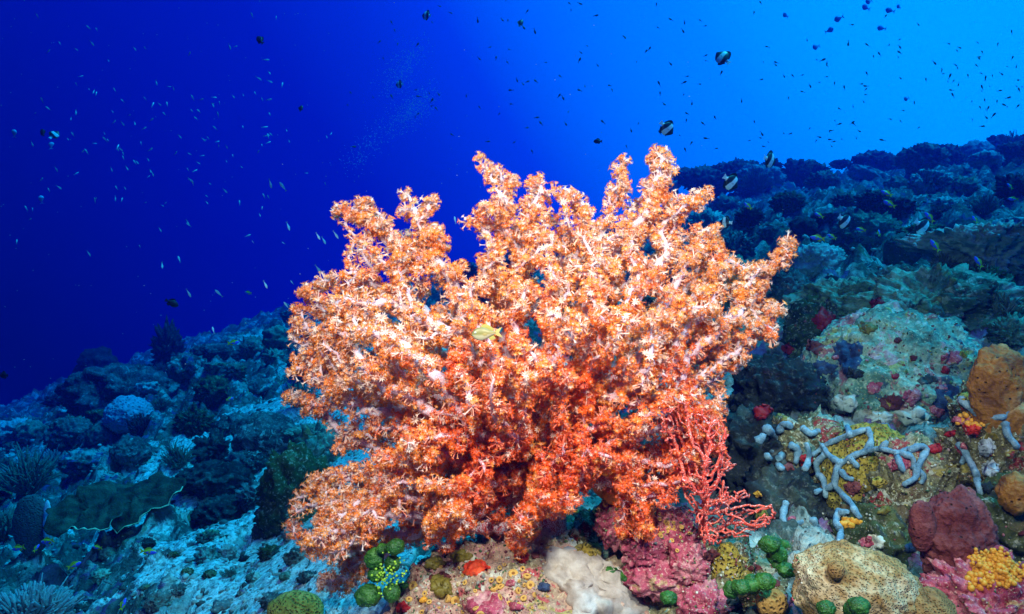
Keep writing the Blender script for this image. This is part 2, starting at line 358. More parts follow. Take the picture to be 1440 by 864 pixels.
slope = obj('reef_slope', TV, Fq, M['slope'], None, np.repeat(S.reshape(-1, 1), 3, 1), True, (0, 0, 0)); slope['kind'] = 'structure'
slope_bvh = BVHTree.FromPolygons(TV.tolist(), Fq.tolist())
def ground(px, py):
    d = P(px, py, 1.); hit = slope_bvh.ray_cast(Vector((0, 0, 0)), Vector(d))
    return hit[0].y if hit[0] is not None else 14.
def gz(x, y): return float(hterr(np.array([x]), np.array([y]))[0])

# ------------------------------------------------------------------ haze: the sea water itself
HZ = (-26, 26, -2.5, 17, -12, 8)
hb = bmesh.new(); bmesh.ops.create_cube(hb, size=1)
for v in hb.verts: v.co = ((HZ[0] if v.co.x < 0 else HZ[1]), (HZ[2] if v.co.y < 0 else HZ[3]), (HZ[4] if v.co.z < 0 else HZ[5]))
hm = bpy.data.meshes.new('haze'); hb.to_mesh(hm); hb.free(); haze = bpy.data.objects.new('haze', hm); COL.objects.link(haze)
m = NT('sea_water_haze'); pv = m.n('ShaderNodeVolumePrincipled'); oo = m.n('ShaderNodeOutputMaterial'); m.l(pv.outputs[0], oo.inputs['Volume'])
pv.inputs['Density'].default_value = .42; pv.inputs['Color'].default_value = (.001, .006, .045, 1)
pv.inputs['Absorption Color'].default_value = (0, .66, .97, 1); pv.inputs['Anisotropy'].default_value = .55
hm.materials.append(m.m); haze['kind'] = 'stuff'; haze['label'] = 'blue sea water haze over the whole reef'; haze['category'] = 'haze'

# ------------------------------------------------------------------ branching by space colonisation
def inpoly(px, py, poly):
    poly = np.asarray(poly, float); ins = np.zeros(len(px), bool); j = len(poly) - 1
    for i in range(len(poly)):
        xi, yi = poly[i]; xj, yj = poly[j]
        c = ((yi > py) != (yj > py)) & (px < (xj - xi) * (py - yi) / (yj - yi + 1e-12) + xi); ins ^= c; j = i
    return ins
def edge_dist(px, py, poly):
    poly = np.asarray(poly, float); a = poly; b = np.roll(poly, -1, 0); best = np.full(len(px), 1e9); p = np.stack([px, py], 1)
    for i in range(len(a)):
        d = b[i] - a[i]; t = np.clip(((p - a[i]) @ d) / (d @ d + 1e-9), 0, 1); best = np.minimum(best, np.linalg.norm(p - a[i] - t[:, None] * d, axis=1))
    return best
def colonise(att, seeds, step, infl, kill, iters=260, jitter=.25, rs=None, bias=(0, 0, 0)):
    rs = rs or np.random.default_rng(1)
    nodes = [np.array(s, float) for s, _ in seeds]; par = [p for _, p in seeds]
    att = np.array(att); N = np.array(nodes)
    d = np.linalg.norm(att[:, None] - N[None], axis=2); near = d.argmin(1); nd = d.min(1); alive = np.ones(len(att), bool)
    for it in range(iters):
        act = alive & (nd < infl)
        if not act.any():
            if not alive.any(): break
            act = alive & (nd <= nd[alive].min() * 1.05)
        vec = att[act] - np.array(nodes)[near[act]]; vec /= np.linalg.norm(vec, axis=1)[:, None] + 1e-9
        new = []
        for k in np.unique(near[act]):
            v = vec[near[act] == k].sum(0); L = np.linalg.norm(v)
            if L < 1e-6: continue
            v = v / L + rs.normal(size=3) * jitter + np.array(bias); v /= np.linalg.norm(v)
            q = nodes[k] + v * step
            if len(new) + len(nodes) > 14000: break
            new.append((q, k))
        if not new: break
        base = len(nodes); Q = np.array([q for q, _ in new])
        for q, k in new: nodes.append(q); par.append(int(k))
        for s in range(0, len(att), 4000):
            sl = slice(s, s + 4000); dd = np.linalg.norm(att[sl][:, None] - Q[None], axis=2); j = dd.argmin(1); mn = dd[np.arange(len(j)), j]
            b = mn < nd[sl]; nd[sl] = np.where(b, mn, nd[sl]); near[sl] = np.where(b, j + base, near[sl])
        alive &= nd > kill
    return np.array(nodes), np.array(par)
def tree_info(N, par, r0, p, rmax=None):
    n = len(N); ch = [[] for _ in range(n)]
    for i in range(n):
        if par[i] >= 0: ch[par[i]].append(i)
    size = np.ones(n); acc = np.zeros(n)
    for i in range(n - 1, -1, -1):
        acc[i] = max(acc[i], r0 ** p)
        if par[i] >= 0: size[par[i]] += size[i]; acc[par[i]] += acc[i]
    r = acc ** (1 / p)
    if rmax: r = rmax * (1 - np.exp(-r / rmax))
    return ch, size, r
def chains(ch, roots, stop):
    """lists of node indices from a start to a tip; stop = set of nodes that begin another part"""
    out = []; stack = [(r, None) for r in roots]
    while stack:
        s, pre = stack.pop(); c = ([pre] if pre is not None else []) + [s]; k = s
        while True:
            kids = [x for x in ch[k] if x not in stop]
            if not kids: break
            kids.sort(key=lambda x: -SZ[x])
            for x in kids[1:]: stack.append((x, k))
            k = kids[0]; c.append(k)
        out.append(c)
    return out

# ------------------------------------------------------------------ the soft coral
SIL = [(393,546),(405,567),(443,584),(477,597),(460,639),(481,643),(523,628),(527,639),(473,656),(426,664),(422,685),(397,730),(405,757),(426,770),(460,786),(470,800),
 (439,816),(464,837),(494,837),(515,816),(520,790),(545,775),(574,774),(628,753),(650,757),(683,740),(712,770),(730,766),(740,738),(768,716),(786,715),(803,698),(815,660),(835,630),(852,650),(866,690),
 (890,750),(904,757),(925,727),(925,681),(946,690),(951,650),(993,647),(1010,626),(1026,576),(1022,546),(1012,529),(1035,529),(1060,510),
 (1055,491),(1071,479),(1090,491),(1098,471),(1094,452),(1110,444),(1106,428),(1086,420),(1067,424),(1094,385),(1126,381),(1112,362),(1130,341),(1106,326),(1090,337),
 (1086,357),(1039,373),(1019,337),(1015,306),(996,314),(972,318),(940,330),(952,310),(992,298),(1008,274),(976,255),(960,278),(950,274),(956,223),(933,196),(909,204),
 (905,251),(893,274),(889,239),(878,212),(860,219),(862,251),(846,263),(854,286),(878,302),(850,310),(834,310),(819,267),(791,251),(779,263),(764,243),(744,251),
 (722,239),(691,223),(673,209),(661,219),(671,247),(695,270),(703,282),(687,278),(671,286),(647,314),(655,322),(691,329),(695,341),(679,353),(655,365),(636,377),
 (616,365),(636,345),(640,329),(620,306),(604,310),(600,294),(624,282),(608,274),(588,286),(585,265),(561,265),(569,286),(537,298),(529,282),(502,270),(498,286),
 (482,272),(459,298),(453,316),(478,314),(494,314),(510,325),(482,325),(478,333),(482,357),(498,361),(510,373),(478,377),(455,388),(411,404),(413,416),(435,420),
 (407,432),(404,471),(411,514)]
CD = 1.15
crs = np.random.default_rng(21)
n0 = 14500; ax = crs.uniform(385, 1135, n0); ay = crs.uniform(190, 842, n0); k = inpoly(ax, ay, SIL); ax, ay = ax[k], ay[k]
ed = edge_dist(ax, ay, SIL); k = ed > 5; ax, ay, ed = ax[k], ay[k], ed[k]
th = np.minimum(.19, .010 + ed * pxm(CD) * .95)                      # half thickness grows inwards
u = crs.uniform(-1, 1, len(ax)); u = np.sign(u) * np.abs(u) ** .6
bowl = -.10 * (1 - np.clip(np.hypot((ax - 750) / 380, (ay - 520) / 330), 0, 1.2))   # middle of the colony comes forward
lobe = .05 * fbm(np.stack([ax / 110, ay / 110, np.zeros_like(ax)], 1), 2)
dep = CD + bowl + lobe + u * th
keep = crs.random(len(ax)) < np.where(u < 0, .62, .34); keep |= ed < 14
keep &= (ed < 14) | (fbm(np.stack([ax / 42, ay / 42, dep * 19], 1) + 3.3, 2) > -.22)      # hollows between the lobes
att = [P(a, b, d) for a, b, d in zip(ax[keep], ay[keep], dep[keep])]
for ln, rad_, dz in (([(835,560),(868,640),(893,700),(905,748)], 24, -.15), ([(795,600),(778,655),(755,705),(724,760)], 15, -.15), ([(950,555),(985,605),(962,668)], 24, -.12),
                     ([(620,620),(550,690),(490,745),(440,765)], 26, -.13), ([(670,640),(650,700),(610,752)], 24, -.15), ([(820,620),(815,670),(790,706)], 14, -.16), ([(700,560),(640,600),(560,640)], 26, -.16)):
    p = smooth_line(np.array([(a, b, 0.) for a, b in ln]), 1.5)
    for q in p[crs.integers(0, len(p), 210)]:
        g_ = crs.normal(size=2) * rad_ * .55; att.append(P(q[0] + g_[0], q[1] + g_[1], CD + dz + crs.normal() * .02))
att = np.array(att)
root = P(765, 745, CD + .02); base_pts = [root, P(762, 715, CD), P(755, 685, CD - .01), P(748, 655, CD - .01), P(742, 628, CD - .01)]
seeds = [(base_pts[0], -1)] + [(p, i) for i, p in enumerate(base_pts[1:])]
N, par = colonise(att, seeds, .0098, .085, .0150, rs=crs, jitter=.26)
CH, SZ, RAD = tree_info(N, par, .0028, 2.10, .056)
# split into about 26 limbs: keep cutting the largest until small enough
parts = [0]; own = {}
stop = set()
def cut():
    cand = [(SZ[i], i) for i in range(1, len(N)) if i not in stop and SZ[i] < len(N) * .065 and SZ[i] > 70 and (par[i] in trunkset)]
    return cand
trunkset = set(); st = [0]
while st:
    i = st.pop()
    if SZ[i] > len(N) * .05 or i == 0:
        trunkset.add(i); st.extend(CH[i])
limb_roots = [c for t in trunkset for c in CH[t] if c not in trunkset and SZ[c] >= 40]
small_roots = [c for t in trunkset for c in CH[t] if c not in trunkset and SZ[c] < 40]
stop = set(limb_roots)
coral = thing('soft_coral', root, 'big bushy orange and white soft coral colony standing on the crusted rock', 'soft coral')

# polyp template: short stalk and eight tentacles
def polyp_template():
    V = []; Fq_ = []; Ft_ = []; W = []           # W: 0 stalk foot .. 1 tentacle tip
    for k_, (r_, z_) in enumerate(((.15, -.5), (.24, .55))):
        for a in range(4):
            t_ = a * math.pi / 2; V.append((r_ * math.cos(t_), r_ * math.sin(t_), z_)); W.append(.0 if k_ == 0 else .15)
    for a in range(4): b = (a + 1) % 4; Fq_.append((a, b, 4 + b, 4 + a))
    for a in range(8):
        t_ = a * math.pi / 4; ca, sa = math.cos(t_), math.sin(t_); i = len(V)
        for r_, wd, z_, w_ in ((.14, .10, .55, .2), (.55, .18, .92, .5), (1.32, .0, 1.02, 1.)):
            for s in ((-1, 1) if wd else (0,)):
                V.append((r_ * ca - s * wd * sa, r_ * sa + s * wd * ca, z_)); W.append(w_)
        Fq_.append((i, i + 1, i + 3, i + 2)); Ft_.append((i + 2, i + 3, i + 4))
    return np.array(V), np.array(Fq_), np.array(Ft_), np.array(W)
PV, PQ, PT, PW = polyp_template()
def polyps(pos, nrm, size, warm, name, parent, rs, lift):
    n = len(pos)
    nrm = nrm / (np.linalg.norm(nrm, axis=1)[:, None] + 1e-9)
    a = rs.normal(size=(n, 3)); t = np.cross(nrm, a); t /= np.linalg.norm(t, axis=1)[:, None] + 1e-9; b = np.cross(nrm, t)
    opn = rs.uniform(.6, 1.15, n)
    L = PV[None] * np.stack([opn, opn, np.ones(n)], 1)[:, None] ; L = L + rs.normal(size=L.shape) * .05
    L[:, :4, 2] = -(lift / size)[:, None] - .15                    # the stalk reaches down to the branch
    V = pos[:, None] + size[:, None, None] * (L[..., 0:1] * t[:, None] + L[..., 1:2] * b[:, None] + L[..., 2:3] * nrm[:, None])
    cream = np.array([.97, .78, .66]); org = np.array([.98, .23, .004]); deep = np.array([.94, .105, .002]); pale = np.array([.98, .35, .05])
    tip = org[None] * (1 - warm)[:, None] + deep[None] * warm[:, None]
    pl = rs.random(n)[:, None] < .46 * (1 - .8 * warm[:, None]); wh = rs.random(n)[:, None] < .22 * (1 - .75 * warm[:, None]); tip = np.where(pl, pale[None] * .8 + tip * .2, tip)
    tip = np.where(wh, np.array([.97, .68, .55]), tip)
    mid = cream[None] * (1 - .5 * warm)[:, None] + tip * (.5 * warm)[:, None]
    w_ = PW[None, :, None]
    C = np.where(w_ < .18, np.array([.96, .80, .76])[None, None] * (.6 - .45 * warm)[:, None, None] + (.4 + .45 * warm)[:, None, None] * tip[:, None], mid[:, None] * (1 - sstep(.14, .46, w_)) + tip[:, None] * sstep(.14, .46, w_))
    off = (np.arange(n) * len(PV))[:, None, None]
    return obj(name, V.reshape(-1, 3), [(PQ[None] + off).reshape(-1, 4), (PT[None] + off).reshape(-1, 3)], M['polyp'], parent, C.reshape(-1, 3), False)
def flesh_cols(ids, k):
    r = RAD[ids]; f = sstep(.012, .05, r)[:, None]
    dr = np.linalg.norm((N[ids] - P(765, 675, CD)) * np.array([1, .7, 1]), axis=1); g = (1 - sstep(.12, .33, dr))[:, None]
    red = np.clip(np.maximum(f * .8, g), 0, 1)
    c = np.array([.70, .42, .48]) * (1 - red) + np.array([.50, .018, .018]) * red
    return np.repeat(c, k, 0)
SIDES = 7
def limb_mesh(cs, name, parent):
    mb = MB()
    for c in cs:
        if len(c) < 2: continue
        c = np.array(c); pts = N[c]; rr = RAD[c] * (1 + .18 * perlin(pts * 60)); rr[-1] *= .6
        if len(c) > 1 and RAD[c[0]] > RAD[c[1]] * 1.6: rr[0] = rr[1] * 1.15
        V, Q, T = tube(pts, rr, SIDES)
        cc = flesh_cols(c, SIDES); cc = np.vstack([cc[:SIDES], cc, cc[-SIDES:], cc[:1], cc[-1:]])
        mb.add(V, Q, T, cc)
    return mb.build(name, M['flesh'], parent)
def subtree(r, stopset=()):
    out = []; s = [r]
    while s:
        i = s.pop(); out.append(i); s.extend(x for x in CH[i] if x not in stopset)
    return out
dirs = np.zeros_like(N); dirs[1:] = N[1:] - N[par[1:]]; dirs[0] = dirs[1]; dirs /= np.linalg.norm(dirs, axis=1)[:, None] + 1e-9
tipness = np.array([len(c) == 0 for c in CH])
def dress(ids, parent, rs):
    ids = np.array(ids); ids = ids[ids > 4]; r = RAD[ids]
    cnt = np.where(r < .0042, 8.5, np.where(r < .008, 11., np.where(r < .012, 9., np.where(r < .017, 5., np.where(r < .03, 1.2, .25)))))
    cnt = np.where(tipness[ids], 24., cnt)
    q = N[ids] * 14; cl = .5 + fbm(q, 2) * 1.6; cnt = cnt * np.clip(cl + .25, np.where(r < .008, .7, .12), 1.5)          # florets gather in bundles
    rep = np.floor(cnt + rs.random(len(ids))).astype(int); ii = np.repeat(ids, rep)
    if len(ii) < 3: return
    d = dirs[ii]; rn = rs.normal(size=(len(ii), 3)); side = rn - d * (rn * d).sum(1)[:, None]; side /= np.linalg.norm(side, axis=1)[:, None] + 1e-9
    fwd = np.where(tipness[ii], rs.uniform(-.2, 1.6, len(ii)), rs.uniform(-.1, .8, len(ii)))
    nr = side + d * fwd[:, None]; nr /= np.linalg.norm(nr, axis=1)[:, None]
    lift = np.where(tipness[ii], rs.uniform(.0008, .0095, len(ii)), rs.uniform(.0008, .0075, len(ii)))
    pos = N[ii] + side * (RAD[ii] * .92)[:, None] + nr * lift[:, None] + d * rs.uniform(-.005, .005, (len(ii), 1))
    size = rs.uniform(.0028, .0062, len(ii))
    dr = np.linalg.norm((pos - P(800, 640, CD)) * np.array([.8, .5, 1.1]), axis=1)
    warm = np.clip(.98 - sstep(.07, .37, dr) * 1.05 + rs.normal(size=len(ii)) * .22 + .75 * fbm(pos * 9 + 4, 2), 0, 1)
    polyps(pos, nr, size, warm, 'polyps', parent, rs, lift)
SZ_ = SZ
stalk = limb_mesh(chains(CH, [0], stop), 'stalk', coral)
ids = [i for i in subtree(0, stop)]
dress(ids, stalk, crs)
for lr in limb_roots:
    cs = chains(CH, [lr], stop); cs = [[par[lr]] + cs[0]] + cs[1:]
    limb = limb_mesh(cs, 'branch', coral)
    dress(subtree(lr), limb, crs)
print('coral nodes', len(N), 'limbs', len(limb_roots))


# ------------------------------------------------------------------ builders for the reef's things
HOSTO = []
HOSTS = []                                        # near surfaces other things are laid on
def host(V, F): HOSTS.append((np.asarray(V), np.asarray(F)))
def host_bvh():
    Vs = []; Fs = []; n = 0
    for V, F in HOSTS:
        Vs.append(V); Fs.append(F + n); n += len(V)
    return BVHTree.FromPolygons(np.concatenate(Vs).tolist(), np.concatenate(Fs).tolist())
_seed = [1]
def rock(name, label, cat, px, py, wpx, hpx, shape, mat, d=None, ratio=.85, sub=5, amp=.28, freq=1.6, fine=.06, rot=None, tilt=(0, 0), group=None, hosted=False, sink=.18, part_of=None):
    """a lump whose visible face is centred on (px, py); its foot goes into the slope"""
    _seed[0] += 1; sd = _seed[0]
    if d is None: d = min(ground(px, py + hpx * .42), 13.) + wpx * .2 * pxm(2)
    s = pxm(d); rx = wpx / 2 * s; rz = hpx / 2 * s * (1 + sink)
    c = P(px, py, d); c[2] -= hpx / 2 * s * sink
    V, F = lump(c, (rx, rx * ratio, rz), shape, sub, amp, freq, fine, sd, 0 if rot is None else rot, tilt)
    if hosted: host(V, F)
    if part_of is not None:
        if hosted: HOSTO.append(part_of)
        return obj(name, V, F, M[mat], part_of)
    o = tag(obj(name, V, F, M[mat], None, None, True, c), label, cat, group)
    if hosted: HOSTO.append(o)
    return o
def star_outline(poly, n=44):
    p = np.asarray(poly, float); c = p.mean(0); out = []
    for k in range(n):
        a = 2 * math.pi * k / n; dx, dy = math.cos(a), math.sin(a); best = None
        for i in range(len(p)):
            q, r = p[i] - c, p[(i + 1) % len(p)] - c; e = r - q; den = dx * e[1] - dy * e[0]
            if abs(den) < 1e-9: continue
            t = (q[0] * e[1] - q[1] * e[0]) / den; u_ = (q[0] * dy - q[1] * dx) / den
            if t > 0 and -1e-6 <= u_ <= 1 + 1e-6: best = t if best is None else max(best, t)
        out.append(best or 1.)
    o = np.array(out); o = (np.roll(o, 1) + 2 * o + np.roll(o, -1)) / 4
    return c, o
def encrust(name, poly, thick, mat, bvh, parent=None, label=None, cat=None, wob=.3, power=.5, rings=11):
    """a crust of real thickness lying on the rocks, domed at its edge"""
    c, rad = star_outline(poly); n = len(rad); th = 2 * math.pi * np.arange(n) / n
    r_ = np.linspace(0, 1, rings) ** .8; G = []
    base_d = None
    for k, rr in enumerate(r_):
        for j in range(n if k else 1):
            q = c + rr * rad[j] * np.array([math.cos(th[j]), math.sin(th[j])]) * (1 + (.08 * math.sin(5 * th[j] + c[0]) + .07 * math.sin(9 * th[j] + c[1]) + .06 * math.sin(15 * th[j] + 2 * c[0])) * rr)
            h = bvh.ray_cast(Vector((0, 0, 0)), Vector(P(q[0], q[1], 1.)))
            if h[0] is None or (base_d is not None and abs(h[0].y - base_d) > .14):
                pos = P(q[0], q[1], base_d or 1.2); nr = np.array([0, -.6, .8])
            else:
                pos = np.array(h[0]); nr = np.array(h[1])
                if nr @ pos > 0: nr = -nr
                if base_d is None: base_d = pos[1]
            G.append((pos, nr, rr))
    pos = np.array([g[0] for g in G]); nr = np.array([g[1] for g in G]); rr = np.array([g[2] for g in G])
    # even the normals out over the crust
    nm = nr.mean(0); nr = nr * .5 + nm * .5; nr /= np.linalg.norm(nr, axis=1)[:, None]
    hgt = thick * np.maximum(0, 1 - rr ** 2.4) ** power * (1 + wob * fbm(pos * 40 + c[0], 2)) - .0025 * (rr > .97) + .001
    V = pos + nr * hgt[:, None]
    ring = lambda k: 1 + (k - 1) * n + np.arange(n)
    T = [np.stack([np.zeros(n, int), ring(1), np.roll(ring(1), -1)], 1)]; Q = []
    for k in range(1, rings - 1): a, b = ring(k), ring(k + 1); Q.append(np.stack([a, b, np.roll(b, -1), np.roll(a, -1)], 1))
    # underside
    V2 = pos - nr * .004; n0_ = len(V); V = np.vstack([V, V2])
    T2 = [t[:, ::-1] + n0_ for t in T]; Q2 = [q[:, ::-1] + n0_ for q in Q]
    a, b = ring(rings - 1), ring(rings - 1) + n0_
    Q.append(np.stack([a, b, np.roll(b, -1), np.roll(a, -1)], 1))
    o = obj(name, V, [np.concatenate(Q + Q2), np.concatenate(T + T2)], M[mat], parent)
    if parent is None: tag(o, label, cat)
    elif label: o['label'] = label
    return o
def bush(name, label, cat, px, py, wpx, hpx, mat, d=None, n=60, thick=.05, group=None, spread=1.1, fork=1):
    """branching coral: many short forking fingers from one foot; (px, py) is its foot"""
    _seed[0] += 1; rs = np.random.default_rng(_seed[0])
    d = d or min(ground(px, py), 13.); s = pxm(d); H = hpx * s; W = wpx * s / 2; foot = P(px, py, d + .02); mb = MB()
    for k in range(n):
        a = rs.uniform(0, 2 * math.pi); t = rs.uniform(0, spread) ** .7
        v = np.array([math.sin(t) * math.cos(a) * W, math.sin(t) * math.sin(a) * W, math.cos(t) * H]) * rs.uniform(.75, 1.08)
        p0 = foot + v * rs.uniform(.1, .35); p1 = foot + v; pm = (p0 + p1) / 2 + rs.normal(size=3) * H * .06
        r = thick * H * rs.uniform(.8, 1.3)
        mb.add(*tube([p0, pm, p1], [r, r * .9, r * .55], 6))
        for f in range(fork):
            q = pm * (1 - f * .3) + p1 * f * .3; e = q + (v / np.linalg.norm(v) + rs.normal(size=3) * .6) * H * rs.uniform(.16, .34)
            mb.add(*tube([q, e], [r * .8, r * .45], 5))
    return tag(mb.build(name, M[mat], None, True, foot), label, cat, group)
def finger(name, lines, d, r, mat, parent, seed=0, drape=True):
    rs = np.random.default_rng(seed); mb = MB()
    for ln in lines:
        p = smooth_line(np.array([P(q[0], q[1], d) for q in ln]), .004)
        ds = []
        for q in p:
            h = BV.ray_cast(Vector((0, 0, 0)), Vector(q)) if drape else (None,)
            ds.append(min(max(h[0].y - r * 1.2, d - .12), d + .16) if h[0] is not None else d)
        ds = np.array(ds); kk = np.ones(7) / 7
        if len(ds) > 9: ds = np.minimum(np.convolve(np.pad(ds, 3, 'edge'), kk, 'valid'), ds + .004)
        p = p * (ds / p[:, 1])[:, None]
        t = np.linspace(0, 1, len(p)); rr = r * (1 + .26 * perlin(p * 60 + seed) + .20 * perlin(p * 170 + seed)) * (1.05 - .3 * t)
        p = p + np.stack([perlin(p * 45 + k * 9 + seed) for k in range(3)], 1) * r * .35
        V, Q, T = tube(p, rr, 11); nv = np.stack([fbm(V * 190 + 11 * k + seed, 3, .6) for k in range(3)], 1)
        mb.add(V + nv * r * .20, Q, T)
    return mb.build(name, M[mat], parent)
def pix_line(*q): return list(q)

# ------------------------------------------------------------------ the near rock under the soft coral
near = rock('crusted_rock', 'pink and cream crusted rock carrying the soft coral', 'rock', 742, 868, 400, 236, 'round', 'crust', 1.12, .95, 6, .16, 1.6, .07, hosted=True)
rock('rock_shoulder', None, None, 850, 795, 220, 130, 'jagged', 'crust_r', 1.20, .9, 5, .24, 1.6, .07, hosted=True, part_of=near)
rock('crusted_rock', 'low yellow green crusted rock behind the pink lumps', 'rock', 990, 850, 240, 190, 'jagged', 'crust_r', 1.10, .8, 6, .24, 1.7, .07, hosted=True)
rock('crusted_rock', 'turquoise and white crusted rock under the green alga chains', 'rock', 1090, 830, 190, 150, 'knobbly', 'reef_teal', 1.12, .8, 5, .2, 1.7, .06, hosted=True)
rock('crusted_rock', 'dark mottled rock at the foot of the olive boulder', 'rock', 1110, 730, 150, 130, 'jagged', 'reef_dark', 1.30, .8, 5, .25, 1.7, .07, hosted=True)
rock('pink_lump', 'pink lump with cream specks below the orange cup sponge', 'coralline lump', 872, 728, 74, 66, 'knobbly', 'pinkrock', 1.065, .8, 5, .2, 1.8, .05, hosted=True)
rock('pink_lump', 'rose pink lump touching the lowest orange coral tip', 'coralline lump', 905, 768, 62, 46, 'knobbly', 'pinkrock', 1.03, .8, 5, .22, 1.8, .05, hosted=True)
rock('pink_lump', 'speckled pink lump under the foot of the red sea fan', 'coralline lump', 948, 748, 78, 70, 'knobbly', 'pinkrock', 1.06, .8, 5, .22, 1.8, .05, hosted=True)
rock('pink_lump', 'pale pink rounded lump beside the olive knob', 'coralline lump', 968, 790, 62, 56, 'knobbly', 'pinkrock', 1.01, .8, 5, .18, 1.8, .05, hosted=True)
rock('pink_lump', 'long low pinkish lump beside the pale plate coral', 'coralline lump', 926, 806, 92, 48, 'jagged', 'pinkrock', 1.03, .7, 5, .2, 1.8, .06, hosted=True)
rock('pink_lump', 'dark magenta lump at the bottom between rock and alga', 'coralline lump', 990, 848, 70, 54, 'jagged', 'pinkrock', .99, .7, 5, .24, 1.9, .07, hosted=True)
rock('pitted_coral', 'ochre pitted coral knob below the sea fan', 'coral', 1022, 800, 46, 74, 'round', 'olive', 1.02, .8, 5, .12, 1.6, .03, hosted=True)

# ------------------------------------------------------------------ right side: boulders, sponges, corals
big = rock('overgrown_boulder', 'big mottled turquoise and pink overgrown boulder right of the soft coral', 'boulder', 1252, 525, 252, 185, 'round', 'bigboulder', 1.72, .85, 6, .18, 1.5, .05, hosted=True, tilt=(.1, -.1))
olive = rock('olive_boulder', 'olive brown wrinkled boulder draped with blue grey sponge fingers', 'boulder', 1232, 672, 150, 150, 'round', 'olive', 1.26, .9, 6, .15, 1.5, .04, hosted=True)
rock('crusted_rock', 'pale crusted rock left of the olive boulder with stubby blue fingers', 'rock', 1140, 628, 120, 96, 'knobbly', 'crust_r', 1.36, .8, 5, .25, 1.7, .07, hosted=True)
rock('crusted_rock', 'mixed pink and green crusted rock above the maroon sponge', 'rock', 1285, 690, 110, 130, 'jagged', 'crust_r', 1.16, .8, 5, .25, 1.7, .07, hosted=True)
rock('crusted_rock', 'tall crusted pillar of rock under the ochre sponge', 'rock', 1402, 640, 130, 190, 'jagged', 'crust_r', 1.14, .9, 6, .25, 1.6, .07, hosted=True)
rock('crusted_rock', 'purple pink crusted rock at the bottom right corner', 'rock', 1395, 850, 180, 140, 'knobbly', 'pinkrock', .92, .8, 6, .25, 1.7, .06, hosted=True)
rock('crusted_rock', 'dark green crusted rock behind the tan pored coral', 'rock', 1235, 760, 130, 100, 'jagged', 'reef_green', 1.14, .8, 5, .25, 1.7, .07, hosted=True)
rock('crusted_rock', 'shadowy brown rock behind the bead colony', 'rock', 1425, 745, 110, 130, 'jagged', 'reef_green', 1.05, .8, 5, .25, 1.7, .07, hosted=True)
mar = rock('maroon_sponge', 'dark maroon lumpy sponge with one small raised lobe', 'sponge', 1348, 752, 100, 118, 'round', 'maroon', .97, .75, 6, .26, 1.6, .04, hosted=True)
rock('lobe', None, None, 1297, 735, 36, 62, 'round', 'maroon', .96, .8, 5, .12, 1.6, .03, part_of=mar)
tanc = rock('tan_coral', 'tan pored coral mound with knobs at the bottom right', 'coral', 1205, 822, 180, 108, 'round', 'tan_coral', .90, .7, 6, .16, 1.8, .03, hosted=True, tilt=(0, .22))
rock('lobe', None, None, 1302, 858, 78, 64, 'round', 'tan_coral', .87, .8, 5, .12, 1.6, .03, part_of=tanc)
rock('knob', None, None, 1176, 800, 24, 22, 'round', 'tan_coral', .855, .8, 4, .1, 1.6, .03, part_of=tanc)
ochre = rock('ochre_sponge', 'ochre orange upright sponge with a pale ridge at the right edge', 'sponge', 1405, 542, 80, 116, 'round', 'ochre', 1.10, .7, 6, .30, 1.2, .025)
rock('lobe', None, None, 1425, 585, 50, 60, 'round', 'ochre', 1.085, .8, 5, .22, 1.2, .03, part_of=ochre)
rock('ochre_sponge', 'small orange brown sponge knob on the frame edge', 'sponge', 1432, 690, 52, 50, 'round', 'ochre', 1.0, .8, 5, .22, 1.4, .04)
BV = host_bvh()

# crusts on the near rock: parts of it
NBV = BVHTree.FromPolygons(HOSTS[0][0].tolist(), HOSTS[0][1].tolist())
encrust('red_crust', [(648,798),(662,788),(682,787),(690,800),(676,806),(664,812),(652,808)], .0025, 'red_sponge', BV, near)
encrust('red_crust', [(722,778),(738,770),(746,782),(738,794),(726,790)], .004, 'deepred_sponge', BV, near)
encrust('ascidian', [(604,812),(622,806),(636,818),(636,836),(622,844),(606,832)], .007, 'spotted', BV, near)
encrust('ascidian', [(596,790),(620,782),(628,792),(612,802),(598,800)], .006, 'spotted', BV, near)
encrust('ascidian', [(632,780),(650,773),(668,782),(655,790),(638,792)], .006, 'spotted', BV, near)
encrust('maroon_crust', [(660,840),(690,830),(712,842),(716,864),(664,866),(650,856)], .003, 'pinkrock', BV, near)
encrust('maroon_crust', [(556,850),(568,846),(578,854),(572,862),(558,862)], .005, 'deepred_sponge', BV, near)
encrust('plate_coral', [(748,770),(800,766),(838,776),(880,806),(925,838),(945,868),(880,874),(812,872),(796,846),(780,815),(762,796)], .008, 'plate_pale', NBV, None, 'smooth pale grey plate coral spread over the near rock', 'coral', .06, .35)
encrust('crust', [(808,770),(824,764),(846,768),(848,782),(828,786),(812,780)], .008, 'olive', BV, near)
encrust('alga_tuft', [(833,800),(850,792),(878,806),(886,818),(868,816),(846,812)], .006, 'green_alga', BV, near)
